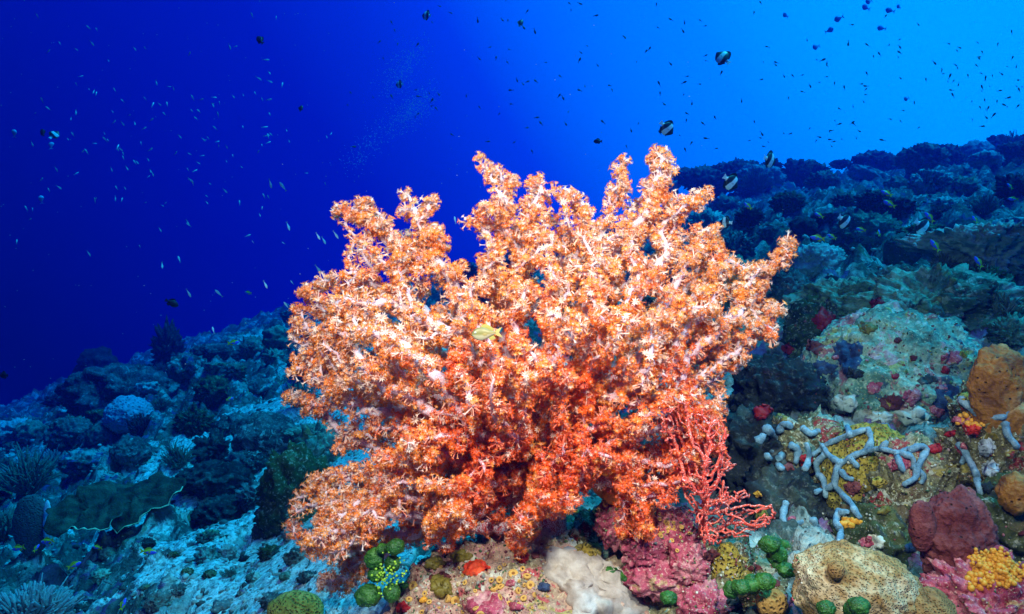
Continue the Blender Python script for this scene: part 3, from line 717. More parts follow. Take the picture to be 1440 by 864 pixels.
# crusts on the big boulder
encrust('pale_lobe', [(1164,566),(1176,556),(1204,556),(1208,568),(1196,578),(1174,576)], .022, 'pale_lobe', BV, big)
encrust('pale_lobe', [(1218,584),(1232,578),(1256,580),(1256,592),(1240,600),(1222,596)], .022, 'pale_lobe', BV, big)
encrust('pale_lobe', [(1258,580),(1284,570),(1306,578),(1308,594),(1290,602),(1264,594)], .025, 'pale_lobe', BV, big)
encrust('blue_crust', [(1168,488),(1180,480),(1212,482),(1214,500),(1206,520),(1190,528),(1178,510)], .003, 'blue_patch', BV, big)
encrust('blue_crust', [(1140,515),(1152,505),(1178,515),(1172,526),(1148,528)], .004, 'blue_patch', BV, big)
encrust('blue_crust', [(1318,545),(1346,535),(1350,565),(1340,595),(1318,600),(1312,570)], .004, 'blue_patch', BV, big)
encrust('red_crust', [(1236,560),(1262,554),(1274,566),(1262,578),(1240,576)], .005, 'maroon', BV, big)
encrust('pink_crust', [(1322,500),(1346,492),(1356,506),(1340,514),(1324,512)], .006, 'pinkrock', BV, big)
# crust on the other near rocks
encrust('red_sponge_crust', [(1352,598),(1366,594),(1380,600),(1376,612),(1358,610)], .012, 'red_sponge', BV, None, 'bright red sponge patch below the looping grey sponge tubes', 'sponge')
encrust('blue_lobes', [(1375,622),(1392,612),(1402,630),(1392,642),(1378,640)], .006, 'paleblue', BV, None, 'flat pale blue lobe on the pillar under the red sponge', 'coral')
encrust('blue_lobes', [(1380,652),(1398,646),(1408,660),(1396,672),(1382,668)], .006, 'paleblue', BV, None, 'rounder pale blue lobe low on the crusted pillar', 'coral')
encrust('pink_crust', [(1205,760),(1226,752),(1232,768),(1216,774)], .006, 'pinkrock', BV, olive)
encrust('grey_crust', [(1186,680),(1204,676),(1214,684),(1202,698),(1190,694)], .006, 'maroon', BV, olive)

# many smaller crusts, each a part of the rock it grows on
face_host = np.concatenate([np.full(len(F), k) for k, (V, F) in enumerate(HOSTS)]); prs = np.random.default_rng(61); done = []
for k in range(400):
    if len(done) >= 62: break
    px, py = [(prs.uniform(1050, 1440), prs.uniform(580, 780)), (prs.uniform(560, 1120), prs.uniform(735, 862)), (prs.uniform(1140, 1370), prs.uniform(455, 600))][k % 3]
    if any((px - a) ** 2 + (py - b) ** 2 < 700 for a, b in done): continue
    h = BV.ray_cast(Vector((0, 0, 0)), Vector(P(px, py, 1.)))
    if h[0] is None: continue
    ho = HOSTO[face_host[h[2]]]
    if ho.name.split('.')[0] not in ('crusted_rock', 'overgrown_boulder', 'rock_shoulder'): continue
    done.append((px, py)); a_ = np.arange(9) * 2 * math.pi / 9; r_ = prs.uniform(6, 17) * prs.uniform(.5, 1.3, 9); ex_ = prs.uniform(.5, .9)
    mt = prs.choice(['pinkrock', 'olive', 'pale_lobe', 'maroon', 'deepred_sponge', 'blue_patch', 'spotted', 'green_alga', 'bead', 'reef_dark', 'plate_pale'], p=[.20, .10, .12, .10, .08, .06, .08, .04, .06, .10, .06])
    encrust('crust', list(zip(px + r_ * np.cos(a_), py + ex_ * r_ * np.sin(a_))), prs.uniform(.002, .006), mt, BV, ho, None, None, .7)
# tan coral with pale crust at its foot, honeycomb coral beside it
rock('honeycomb_coral', 'brown honeycomb patterned coral below the green alga bar', 'coral', 1085, 845, 44, 36, 'round', 'honey', .95, .8, 5, .1, 1.6, .02)
rock('dome_coral', 'small round olive coral with a pale rim at the bottom edge', 'coral', 416, 855, 78, 44, 'round', 'olive', 1.35, .8, 5, .08, 1.5, .03)

# orange cup sponge in the hollow under the soft coral
t = thing('cup_sponge', P(858, 690, 1.07), 'orange cup shaped sponge in the hollow under the soft coral', 'sponge')
c0 = P(858, 672, 1.07); mb = MB(); nn = 26; prof = [(.012, -.03), (.022, -.02), (.030, -.004), (.034, .012), (.033, .019), (.028, .020), (.024, .010), (.017, -.006), (.0, -.012)]
V = []
for r_, z_ in prof:
    for k in range(nn):
        a = 2 * math.pi * k / nn; f = 1 + .12 * math.sin(3 * a + 1) + .06 * math.sin(5 * a); V.append(c0 + np.array([r_ * f * math.cos(a) * 1.1, r_ * f * math.sin(a) * .8, z_ + .35 * r_ * math.sin(a) * -1 + .004 * math.sin(2 * a)]))
i = np.arange(nn); Q = np.concatenate([np.stack([k * nn + i, k * nn + (i + 1) % nn, (k + 1) * nn + (i + 1) % nn, (k + 1) * nn + i], 1) for k in range(len(prof) - 1)])
obj('cup', V, Q, M['orange_sponge'], t)
rock('lobe', None, None, 868, 694, 40, 26, 'round', 'orange_sponge', 1.05, .8, 5, .12, 1.6, .03, part_of=t)
rock('red_sponge', 'deep red smooth sponge behind the hanging coral tips', 'sponge', 765, 695, 60, 86, 'round', 'orange_sponge', 1.16, .7, 5, .14, 1.6, .03)

# blue grey finger sponge over the olive boulder
t = thing('finger_sponge', P(1235, 650, 1.2), 'blue grey branching finger sponge draped over the olive boulder', 'sponge')
D1 = 1.135
for k, ln in enumerate([
    [[(1178,653),(1196,644),(1216,635),(1240,632),(1262,636),(1278,632)]], [[(1262,636),(1266,650),(1269,662)]], [[(1268,638),(1282,644),(1287,657)]],
    [[(1278,634),(1292,627),(1303,632),(1296,646),(1289,660),(1286,672),(1272,682)]], [[(1184,648),(1176,664),(1174,680),(1184,694),(1196,708),(1208,727)]],
    [[(1182,662),(1190,672),(1198,674)]], [[(1174,680),(1160,688),(1148,692)]], [[(1216,635),(1224,620),(1220,602)]], [[(1182,652),(1168,642),(1156,626)]],
    [[(1180,718),(1175,733),(1182,746),(1180,762)], [(1180,722),(1193,720)]], [[(1142,730),(1150,744),(1163,758)]], [[(1106,706),(1101,730),(1111,742),(1128,734)]], [[(1132,660),(1138,642),(1134,624)]], [[(1222,604),(1196,612),(1166,624),(1142,640)]], [[(1196,612),(1192,600)]], [[(1284,656),(1298,668),(1296,678)]], [[(1196,645),(1206,656)]], [[(1240,632),(1246,622)]], [[(1160,640),(1148,652),(1150,668)]], [[(1150,668),(1158,676),(1162,700)]]]):
    finger('finger', ln, D1 + .01 * (k % 3), .0059, 'blue_finger', t, k + 3)
t = thing('finger_sponge', P(1115, 640, 1.3), 'cluster of stubby bluish sponge fingers in the dark gap', 'sponge')
for k, ln in enumerate([[[(1078,600),(1090,618),(1086,634)]], [[(1096,606),(1104,596),(1112,600)]], [[(1100,640),(1092,650),(1100,660)]], [[(1112,626),(1122,634),(1118,650)]], [[(1084,648),(1078,640)]], [[(1128,602),(1140,610),(1150,606)]], [[(1066,620),(1074,612)]]]):
    finger('finger', ln, 1.28, .0078, 'blue_finger', t, 40 + k)
t = thing('tube_sponge', P(1385, 580, 1.03), 'pale grey sponge tubes looping in front of the ochre sponge', 'sponge')
for k, ln in enumerate([[[(1351,560),(1368,576),(1392,588),(1412,586),(1418,576)]], [[(1365,558),(1386,562),(1404,572)]], [[(1404,572),(1410,560),(1407,552)]]]): finger('tube', ln, 1.0, .0062, 'blue_finger', t, 60 + k)
t = thing('tube_sponge', P(1365, 650, 1.05), 'thin grey sponge tube running down the left of the pillar', 'sponge')
finger('tube', [[(1347,624),(1358,640),(1370,660),(1374,678),(1378,694)]], 1.03, .0055, 'blue_finger', t, 70)
finger('tube', [[(1358,642),(1352,652)]], 1.03, .0045, 'blue_finger', t, 71)
t = thing('tube_sponge', P(1425, 620, 1.05), 'short violet grey sponge tube on the right face of the pillar', 'sponge')
finger('tube', [[(1414,594),(1418,612),(1430,628)]], 1.03, .006, 'blue_finger', t, 72)

# green algae
def ball_alga(label, balls, d, stalks=(), leaves=None, group=None):
    c = P(balls[0][0], balls[0][1], d); t = thing('green_alga', c, label, 'alga', group)
    for k, (x, y, r_) in enumerate(balls):
        _seed[0] += 1; s = pxm(d) * r_; dd = d + .012 * math.sin(k * 2.1)
        V, F = lump(P(x, y, dd), (s, s * .9, s * (.8 + .3 * (k % 2))), 'round', 5, .20, 1.5, .05, _seed[0]); obj('ball', V, F, M['green_alga'], t)
    for ln in stalks: finger('stem', [ln], d, .009, 'green_alga', t, 5, False)
    if leaves is not None:
        rs = np.random.default_rng(3); mb = MB(); I, F = ico(1)
        for x, y in leaves:
            for q in range(16):
                p = P(x + rs.normal() * 5, y + rs.normal() * 9, d - .02 + rs.normal() * .006); mb.add(I * rs.uniform(.0011, .0022) + p, None, F)
        mb.build('sprig', M['leaf_green'], t)
    return t
ball_alga('cluster of dark green ball algae with yellow green sprigs left of the near rock', [(518,838,19),(527,786,14),(556,769,13),(552,793,11),(529,808,13),(551,834,12),(538,772,9)], .99, (), [(537,800),(543,815),(533,820),(549,808),(562,805)])
ball_alga('single dark green ball alga on the bottom rock', [(940,841,12)], .93)
ball_alga('upright green alga chain beside the sea fan', [(1082,766,15),(1093,783,14),(1106,802,13)], .97, [[(1084,768),(1096,790),(1092,796)]])
ball_alga('lying green bar shaped alga with a round end', [(1075,818,15),(1058,822,13),(1042,826,13),(1028,830,11)], .93, [[(1024,832),(1050,824),(1075,818)]])
ball_alga('round green alga in front of the tan pored coral', [(1208,852,15),(1196,858,10)], .80)
ball_alga('flattened green alga at the bottom edge left of the tan coral', [(1162,856,13)], .82)

# orange bead ascidians: one crowded colony each
def beads(label, cx, cy, wx, wy, n, d, r=.0026, name='bead_ascidian', mat='bead'):
    rs = np.random.default_rng(int(cx)); mb = MB(); I, F = ico(2)
    for k in range(n):
        gx, gy = rs.normal(size=2)
        if gx * gx + gy * gy > 2.6 + 1.2 * math.sin(3 * math.atan2(gy, gx) + cx): continue
        x, y = cx + gx * wx, cy + gy * wy
        h = BV.ray_cast(Vector((0, 0, 0)), Vector(P(x, y, 1.)))
        if h[0] is None or abs(h[0].y - d) > .2: continue
        q = np.array(h[0]); nv = np.array(h[1]); rr = r * rs.uniform(.5, 1.3)
        mb.add(I * rr * np.array([1, 1, 1.1]) + q + nv * rr * .6, None, F)
    tag(mb.build(name, M[mat]), label, 'ascidian colony')
beads('crowded orange bead ascidians right of the maroon sponge', 1392, 795, 17, 17, 420, .95)
beads('second patch of orange bead ascidians at the right edge', 1422, 805, 16, 12, 260, .95)
beads('thin trail of orange beads leading down the corner rock', 1375, 815, 9, 12, 50, .93, .0036)
beads('orange beads on the pillar above the red sponge', 1368, 590, 12, 10, 70, 1.1, .0040)

# little yellow cup polyps on the near rock: each one a thing
def cup_proto():
    o = bpy.data.objects.new('cup_polyp', None)
    n = 16; prof = [(.55, -.3), (.85, .2), (1.0, .55), (.94, .72), (.70, .80), (.34, .66)]
    V = [(r_ * math.cos(2 * math.pi * k / n), r_ * math.sin(2 * math.pi * k / n), z_) for r_, z_ in prof for k in range(n)]
    i = np.arange(n); Q = np.concatenate([np.stack([k * n + i, k * n + (i + 1) % n, (k + 1) * n + (i + 1) % n, (k + 1) * n + i], 1) for k in range(len(prof) - 1)])
    me = raw_mesh('cup', V, Q); me.materials.append(M['cup'])
    V2 = [(.36 * math.cos(2 * math.pi * k / n), .36 * math.sin(2 * math.pi * k / n), .67) for k in range(n)] + [(0, 0, .58)]
    me2 = raw_mesh('mouth', V2, np.array([(k, (k + 1) % n, n) for k in range(n)])); me2.materials.append(M['cup_dark'])
    return me, me2
cup_me, mouth_me = cup_proto()
crs2 = np.random.default_rng(5)
spots = [(703,815,5),(697,830,7),(705,827,5),(727,831,5),(746,823,6),(701,841,5),(737,843,5),(722,809,7),(741,813,6),(575,811,8),(583,825,7),(640,845,7),(632,843,6),(598,835,4),(750,837,4),(670,858,5),(676,863,6),(742,775,4),(770,772,3),(588,790,5),(594,860,4),(604,848,4),(735,800,4),(690,815,4),(715,850,4),(655,820,4),(668,832,3),(575,845,5)]
for k in range(14): spots.append((crs2.uniform(560, 770), crs2.uniform(795, 864), crs2.uniform(2.2, 4.)))
for k in range(26): spots.append((crs2.normal(945, 14), crs2.normal(745, 12), crs2.uniform(2., 3.4)))
for k in range(22): spots.append((crs2.normal(838, 16), crs2.normal(705, 8), crs2.uniform(2.2, 4.5)))
for x, y, r_ in spots:
    h = BV.ray_cast(Vector((0, 0, 0)), Vector(P(x, y, 1.)))
    if h[0] is None or h[0].y > 1.35: continue
    nv = h[1] if h[1].dot(h[0]) < 0 else -h[1]
    q = nv.to_track_quat('Z', 'Y').to_matrix().to_4x4()
    big_ = r_ >= 5
    zone = 'on the pink speckled lump' if x > 900 else ('on the rock by the cup sponge' if x > 790 else 'on the crusted near rock')
    e = bpy.data.objects.new('cup_polyp', None if big_ else cup_me); COL.objects.link(e)
    e.matrix_world = Matrix.Translation(h[0]) @ q @ Matrix.Scale(r_ * pxm(h[0].y), 4)
    tag(e, ('larger yellow orange cup polyp with open mouth ' if big_ else 'tiny yellow cup polyp ') + zone, 'cup polyp', ('larger cup polyps ' if big_ else 'tiny cup polyps ') + zone)
    if big_:
        for nm, me in (('cup', cup_me), ('mouth', mouth_me)):
            c = bpy.data.objects.new(nm, me); COL.objects.link(c); c.parent = e

# ------------------------------------------------------------------ red sea fan
FAN = [(945,560),(985,568),(1018,592),(1028,612),(1024,640),(1040,655),(1020,668),(1030,690),(1050,684),(1056,694),(1042,710),(1062,716),(1086,708),(1096,730),(1076,748),(1040,758),(1022,752),(1008,776),(986,766),(974,730),(962,700),(950,660),(930,620),(925,585)]
fr = np.random.default_rng(12); ax = fr.uniform(920, 1100, 6000); ay = fr.uniform(555, 785, 6000); k = inpoly(ax, ay, FAN); ax, ay = ax[k][:1900], ay[k][:1900]
fd = 1.0 + .05 * fbm(np.stack([ax / 60, ay / 60, ax * 0], 1), 2) + fr.uniform(-.03, .03, len(ax))
att = np.array([P(a, b, d) for a, b, d in zip(ax, ay, fd)])
fb = [P(985, 755, 1.05), P(987, 740, 1.03), P(990, 722, 1.01)]
FN, FP = colonise(att, [(fb[0], -1), (fb[1], 0), (fb[2], 1)], .006, .05, .0085, rs=fr, jitter=.3)
SZ_keep = SZ; FCH, SZ, FR = tree_info(FN, FP, .0016, 3.0, .0060)
t = thing('sea_fan', fb[0], 'thin branched red orange sea fan hanging right of the soft coral', 'sea fan')
mains = [c for c in FCH[2]] or [2]
kids = []; fst = [2]; ftr = set([0, 1, 2])
while fst:
    i = fst.pop()
    for c in FCH[i]:
        if SZ[c] > len(FN) * .14: ftr.add(c); fst.append(c)
        elif SZ[c] > 3: kids.append(c)
fstop = set(kids)
def fan_mesh(cs, nm):
    mb = MB()
    for c in cs:
        if len(c) < 2: continue
        c = np.array(c); p = FN[c]; V, Q, T = tube(p, FR[c] * (1 + .2 * perlin(p * 300)), 6)
        base = np.array([.62, .045, .03]) * (1 - .0) + np.array([.12, .05, .02]) * fr.random()
        mb.add(V, Q, T, base)
    return mb.build(nm, M['fan'], t)
fan_mesh(chains(FCH, [0], fstop), 'stem')
for kx in kids:
    cs = chains(FCH, [kx], fstop); cs[0] = [FP[kx]] + cs[0]; fan_mesh(cs, 'branch')

# ------------------------------------------------------------------ the middle ground: landmarks named one by one
LM = []
def mark(px, py, words): LM.append((px, py, words))
def R_(name, label, cat, px, py, w_, h_, shape, mat, lm=None, **k):
    o = rock(name, label, cat, px, py, w_, h_, shape, mat, **k); mark(px, py, lm or label); return o
R_('ledge_rock', 'long pale topped ledge of reef rock on the right slope', 'rock', 1376, 345, 150, 86, 'ledge', 'reef_pale', 'the pale topped ledge', sub=6, amp=.42, fine=.14)
R_('spotted_coral', 'dark round coral dome dotted with pale spots', 'coral', 1268, 352, 50, 48, 'round', 'brain', 'the spotted dark dome', amp=.1)
R_('table_rock', 'flat pale slab of rock near the top of the right ridge', 'rock', 1222, 244, 54, 26, 'flat', 'reef_pale', 'the flat pale slab', tilt=(.2, .3))
R_('slope_rock', 'broad turquoise sloping rock behind the overgrown boulder', 'rock', 1300, 432, 220, 90, 'jagged', 'reef_teal', 'the broad turquoise rock', sub=6, hosted=True)
R_('slope_rock', 'turquoise topped rock beside the right tips of the soft coral', 'rock', 1195, 428, 150, 60, 'jagged', 'reef_teal', 'the turquoise topped rock', sub=6, hosted=True)
R_('slope_rock', 'dark rock with red sponge patches beside the soft coral', 'rock', 1150, 465, 80, 80, 'jagged', 'reef_green', 'the red patched dark rock', hosted=True)
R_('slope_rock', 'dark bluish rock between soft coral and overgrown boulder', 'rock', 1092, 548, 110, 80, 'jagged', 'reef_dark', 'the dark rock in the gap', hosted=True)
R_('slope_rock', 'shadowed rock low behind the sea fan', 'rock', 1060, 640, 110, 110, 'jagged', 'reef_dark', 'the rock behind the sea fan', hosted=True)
R_('knobby_coral', 'knobbly many beaded coral above the ochre sponge', 'coral', 1420, 470, 56, 50, 'knobbly', 'reef_teal', 'the beaded coral', amp=.4, freq=2.6)
R_('massive_coral', 'greenish rounded coral heap at the right edge', 'coral', 1385, 400, 70, 50, 'knobbly', 'reef_green', 'the green coral heap', amp=.35, freq=2.2)
R_('massive_coral', 'rounded teal coral head under the ledge', 'coral', 1424, 372, 50, 40, 'round', 'reef_teal', 'the teal head under the ledge')
R_('fish_stand_in', 'small black round lump standing in for a fish on the turquoise rock', 'sponge', 1170, 398, 26, 22, 'round', 'reef_dark', 'the black round lump')  # black lump added as a stand-in for a dark fish
R_('massive_coral', 'small dark dome on the boulder crest with pale foot', 'coral', 1317, 439, 20, 18, 'round', 'brain', 'the small dark dome', d=1.75)
bush('bushy_coral', 'feathery grey bush coral above the soft coral tips', 'coral', 1062, 275, 56, 36, 'bush', None, 120, .022); mark(1062, 260, 'the feathery bush')
bush('bushy_coral', 'greyish spiky bush coral beside the spotted dome', 'coral', 1327, 392, 50, 34, 'bush', None, 130, .022); mark(1327, 380, 'the spiky bush coral')
bush('bushy_coral', 'yellow green bush coral under the blue fish', 'coral', 1370, 402, 60, 34, 'bush', None, 110, .03)
bush('bushy_coral', 'wide low bush coral right of the flat pale slab', 'coral', 1305, 272, 80, 30, 'bush', None, 150, .022)
bush('bushy_coral', 'pale twiggy bush coral on the skyline', 'coral', 1425, 214, 44, 26, 'bush', None, 60, .03)
# left side
R_('massive_coral', 'pale blue massive coral mound on the left slope', 'coral', 182, 580, 68, 46, 'round', 'paleblue', 'the pale blue mound', amp=.14)
R_('massive_coral', 'dark rounded mound standing behind the pale blue coral', 'coral', 136, 515, 56, 50, 'round', 'reef_dark', 'the dark mound')
R_('knobby_coral', 'upright knobbly coral stack against the dark blue water', 'coral', 236, 492, 40, 70, 'knobbly', 'reef_dark', 'the knobbly stack', amp=.45, freq=2.6)
R_('slope_rock', 'pale flat topped rock near the left slope crest', 'rock', 318, 492, 84, 32, 'flat', 'reef_blue', 'the pale flat rock')
R_('slope_rock', 'large blue grey rock on the left crest', 'rock', 165, 548, 120, 60, 'jagged', 'reef_blue', 'the blue grey crest rock')
R_('slope_rock', 'rounded grey rock touching the left side of the soft coral', 'rock', 372, 610, 90, 60, 'round', 'reef_blue', 'the rounded grey rock')
R_('slope_rock', 'dark green rock under the lower left coral arm', 'rock', 415, 690, 90, 110, 'jagged', 'reef_green', 'the dark green rock', hosted=True)
R_('slope_rock', 'teal rock peeping out below the left arm', 'rock', 452, 628, 80, 70, 'knobbly', 'reef_teal', 'the teal rock')
R_('slope_rock', 'dark hollow rock lump left of the soft coral', 'rock', 300, 630, 50, 40, 'knobbly', 'reef_dark', 'the dark hollow lump', amp=.4)
R_('slope_rock', 'low dark rubble rock above the sand patch', 'rock', 300, 672, 90, 36, 'jagged', 'reef_dark', 'the low rubble rock')
bush('bushy_coral', 'dark bushy coral clump at the left edge', 'coral', 40, 700, 90, 60, 'bush', None, 150, .03); mark(40, 680, 'the dark bushy clump')
bush('bushy_coral', 'dark twiggy coral in front of the pale blue mound', 'coral', 200, 612, 60, 28, 'reef_dark', None, 60, .05); mark(200, 600, 'the twiggy coral')
bush('finger_coral', 'pale finger coral thicket in the bottom left corner', 'coral', 40, 890, 150, 62, 'bush_pale', None, 170, .045)

# dark green plate coral: two ruffled plates and an upright paddle
def plate(parent, px, py, wpx, hpx, d, tilt, seed, mat='plate_dark', thick=.012, rim=(2.4, 5.2)):
    s = pxm(d); c = P(px, py, d); n = 72; rings = 16; V = []
    M3 = np.array(Matrix.Rotation(tilt[2], 3, 'Z') @ Matrix.Rotation(tilt[0], 3, 'X') @ Matrix.Rotation(tilt[1], 3, 'Y'))
    a = 2 * math.pi * np.arange(n) / n; edge = 1 + .13 * np.sin(3 * a + seed) + .08 * np.sin(5 * a + 2 * seed) + .05 * np.sin(11 * a + seed) + .03 * np.sin(17 * a)
    rr = np.linspace(.02, 1, rings); Rg, Ag = np.meshgrid(rr, a, indexing='ij')
    X_ = Rg * np.cos(Ag) * edge * wpx / 2 * s; Y_ = Rg * np.sin(Ag) * edge * hpx / 2 * s
    Zt = .13 * wpx * s * (.4 * Rg ** 2 * np.sin(2 * Ag + seed) + .30 * Rg ** 2 * np.sin(5 * Ag + seed) + .12 * Rg ** 3 * np.sin(11 * Ag))
    q = np.stack([X_, Y_, Zt], -1).reshape(-1, 3); Zt = Zt + (.026 * fbm(q * 8 + seed, 5, .55, 'b')).reshape(Zt.shape)
    top = np.stack([X_, Y_, Zt], -1).reshape(-1, 3); bot = np.stack([X_, Y_, Zt - thick * (1.2 - .9 * Rg)], -1).reshape(-1, 3)
    i = np.arange(n); j = (i + 1) % n; Q = []; m_ = rings * n
    for k in range(rings - 1):
        Q.append(np.stack([k * n + i, (k + 1) * n + i, (k + 1) * n + j, k * n + j], 1)); Q.append(np.stack([k * n + i, k * n + j, (k + 1) * n + j, (k + 1) * n + i], 1) + m_)
    k = rings - 1; Q.append(np.stack([k * n + i, k * n + i + m_, k * n + j + m_, k * n + j], 1))
    V = np.vstack([top, bot]) @ M3.T + c
    T = np.stack([i, j, np.full(n, 2 * m_)], 1); V = np.vstack([V, V[:n].mean(0)])
    o = obj('plate', V, [np.concatenate(Q), T[:, ::1]], M[mat], parent)
    ed = V[(rings - 1) * n:(rings - 1) * n + n]; sel = (a > rim[0]) & (a < rim[1])
    mb = MB(); mb.add(*tube(ed[sel] + np.array([0, 0, .001]), (.0028 + .002 * np.sin(ed[sel][:, 0] * 160)) * (.5 + .5 * np.sin(np.linspace(.1, 3.0, sel.sum()))), 6)); mb.build('rim', M['rim'], o)
    return o
t = thing('plate_coral', P(160, 735, 3.0), 'dark green ruffled plate coral with a thin pale rim on the sand', 'coral')
dp = ground(170, 738) - .05
plate(t, 190, 698, 118, 92, dp, (R(28), R(-12), R(10)), 1.2, rim=(4.4, 6.2)); plate(t, 124, 714, 108, 90, dp - .12, (R(30), R(4), R(-8)), 2.7, rim=(4.6, 5.9))
mark(160, 705, 'the ruffled plate coral')
t = thing('paddle_coral', P(48, 765, 2.6), 'upright slate coloured paddle coral with a white side', 'coral')
dq = ground(48, 768) - .05
rock('blade', None, None, 45, 732, 54, 74, 'round', 'slate', dq, .35, 5, .06, 1.4, .02, part_of=t); rock('white_edge', None, None, 67, 732, 12, 58, 'round', 'white_tissue', dq - .02, .5, 4, .1, 1.6, .05, part_of=t)
mark(48, 732, 'the paddle coral')
# red sponges on the shaded rocks
BV = host_bvh()
for poly, lab in (([(1142,448),(1156,432),(1172,440),(1180,456),(1166,470),(1148,462)], 'dark red sponge patch on the rock beside the coral'), ([(1096,490),(1108,482),(1118,492),(1110,500)], 'small red sponge patch just below the right coral tips'),
                  ([(1060,575),(1078,568),(1088,578),(1072,592),(1060,590)], 'red sponge patch deep in the dark gap'), ([(1220,424),(1238,418),(1246,428),(1228,434)], 'faint rust red sponge patch on the turquoise rock')):
    encrust('red_sponge_crust', poly, .010, 'deepred_sponge', BV, None, lab, 'sponge')

# ------------------------------------------------------------------ the rest of the slope: rocks and corals one by one
ars = np.random.default_rng(99); used = set(); placed = [(a, b, 30) for a, b, _ in LM]
SIZE = lambda w_: 'small' if w_ < 38 else ('middling' if w_ < 64 else 'large')
SHW = {'round': 'rounded', 'knobbly': 'knobbly', 'jagged': 'craggy', 'flat': 'flat topped', 'ledge': 'overhanging'}
MTW = {'reef_blue': 'grey', 'reef_dark': 'dark', 'reef_teal': 'teal', 'reef_pale': 'pale', 'reef_green': 'green brown', 'reef': 'mottled'}
def relation(px, py, k=0):
    o = sorted(LM, key=lambda l: (l[0] - px) ** 2 + 1.6 * (l[1] - py) ** 2)[k]; dx, dy = px - o[0], py - o[1]
    wd = ('right of ' if dx > 0 else 'left of ') if abs(dx) > abs(dy) * 1.2 else ('below ' if dy > 0 else 'above ')
    return wd + o[2]
def auto(px, py, w_, ridge=False):
    far = py < 330 or (px < 420 and py < 600)
    for tr in range(24):
        shp = ars.choice(list(SHW), p=[.14, .36, .36, .08, .06]); mt = ars.choice(['reef_blue', 'reef_dark', 'reef_teal', 'reef_pale', 'reef_green', 'reef'], p=[.24, .16, .20, .18, .08, .14])
        kind = ars.choice(['rock', 'bush', 'coral'], p=[.64, .14, .22])
        if ridge and kind == 'bush': kind = 'rock'
        if ridge and shp in ('flat', 'ledge'): shp = 'jagged'
        if kind == 'bush': lab = f'{SIZE(w_)} {"twiggy" if tr % 2 else "bushy"} coral {relation(px, py)}'
        elif kind == 'coral': lab = f'{SIZE(w_)} {MTW[mt]} {SHW[shp]} coral head {relation(px, py)}'
        else: lab = f'{SIZE(w_)} {MTW[mt]} {SHW[shp]} rock {relation(px, py)}'
        if tr > 10: lab += ' and ' + relation(px, py, 1)
        if lab not in used: break
    used.add(lab)
    if kind == 'bush': bush('bushy_coral', lab, 'coral', px, py + w_ * .25, w_, w_ * ars.uniform(.4, .7), 'bush' if ars.random() < .8 else 'bush_pale', None, 80, .03)
    else: rock('slope_rock' if kind == 'rock' else 'massive_coral', lab, kind, px, py, w_, w_ * (ars.uniform(.42, .7) if ridge else ars.uniform(.45, .8)), shp, mt, sub=5 if w_ > 45 else 4, amp=ars.uniform(.2, .4) + (.15 if w_ < 36 else 0), freq=ars.uniform(1.4, 2.4), fine=.09 if w_ > 36 else .16, rot=None, ratio=ars.uniform(.7, 1.1))
def skyline(px):
    return np.interp(px, [0, 100, 200, 320, 450, 640, 850, 980, 1200, 1440], [600, 550, 515, 480, 425, 350, 285, 240, 222, 196])
cnt_ = 0
for k in range(4000):
    if cnt_ >= 118: break
    left = ars.random() < .36
    px = ars.uniform(0, 460) if left else ars.uniform(930, 1440); py = skyline(px) + ars.uniform(0, 1) ** 1.25 * (240 if left else 250)
    if not left and py > 440: continue
    if left and py > 760: continue
    near_ = (py - skyline(px)) / 230; w_ = (22 + 52 * max(near_, 0) ** .8) * ars.uniform(.75, 1.5)
    if min(((px - a) / 1.25) ** 2 + (py - b) ** 2 - (c * .45 + w_ * .3) ** 2 for a, b, c in placed) < 0: continue
    if 60 < px < 260 and 655 < py < 760: continue
    placed.append((px, py, w_)); auto(px, py, w_); cnt_ += 1
for k in range(26):                                                # ridge heads that break the skyline
    px = ars.uniform(965, 1440) if k < 17 else ars.uniform(0, 400)
    auto(px, skyline(px) + ars.uniform(7, 18), ars.uniform(28, 60), True)
sp_ = []
for k in range(400):                                               # small rocks lying about the sand
    px, py = ars.uniform(120, 440), ars.uniform(700, 855)
    if len(sp_) >= 30: break
    if (px < 265 and py < 765) or min([(px - a) ** 2 + (py - b) ** 2 for a, b in sp_] + [9e9]) < 520: continue
    sp_.append((px, py)); auto(px, py, ars.uniform(12, 34))
for k in range(10): px = ars.uniform(470, 900); auto(px, skyline(px) + ars.uniform(5, 90), ars.uniform(30, 60))

# coral rubble and sand grains too many to count
rr = np.random.default_rng(8); mb = MB(); I2, F2 = ico(1); fb2 = [fbm(I2 * 1.8 + 5 * q, 3) for q in range(12)]; nR = 30000
ys = 1.0 + 7. * rr.random(nR) ** 1.5; xs = rr.uniform(-.95, .95, nR) * ys * .9; zs = hterr(xs, ys); sm_ = sand_mask(xs, ys)
for x, y, z, s_ in zip(xs, ys, zs, sm_):
    if rr.random() > .45 + .5 * s_: continue
    r_ = (.0025 + .009 * rr.random() ** 4) * (.7 + .25 * y) * (.45 + .55 * float(sstep(1.2, 2.2, y)))
    V = I2 * (1 + .30 * fb2[rr.integers(0, 12)][:, None]) * r_ * rr.uniform(.6, 1.4, 3) * np.array([1, 1, .75]) + np.array([x, y, z + r_ * .15])
    g_ = rr.choice([.05, .12, .2, .28, .36, .45]); mb.add(V, None, F2, np.array([g_, g_ * .97, g_ * .86]))
for k in range(700):
    y = 1.2 + 4 * rr.random() ** 1.4; x = rr.uniform(-.9, .2) * y; z = gz(x, y) if k < 0 else 0
    mb_x = (x, y)
    if k == 0: fx = []; fy = []
    fx.append(x); fy.append(y)
fz = hterr(np.array(fx), np.array(fy))
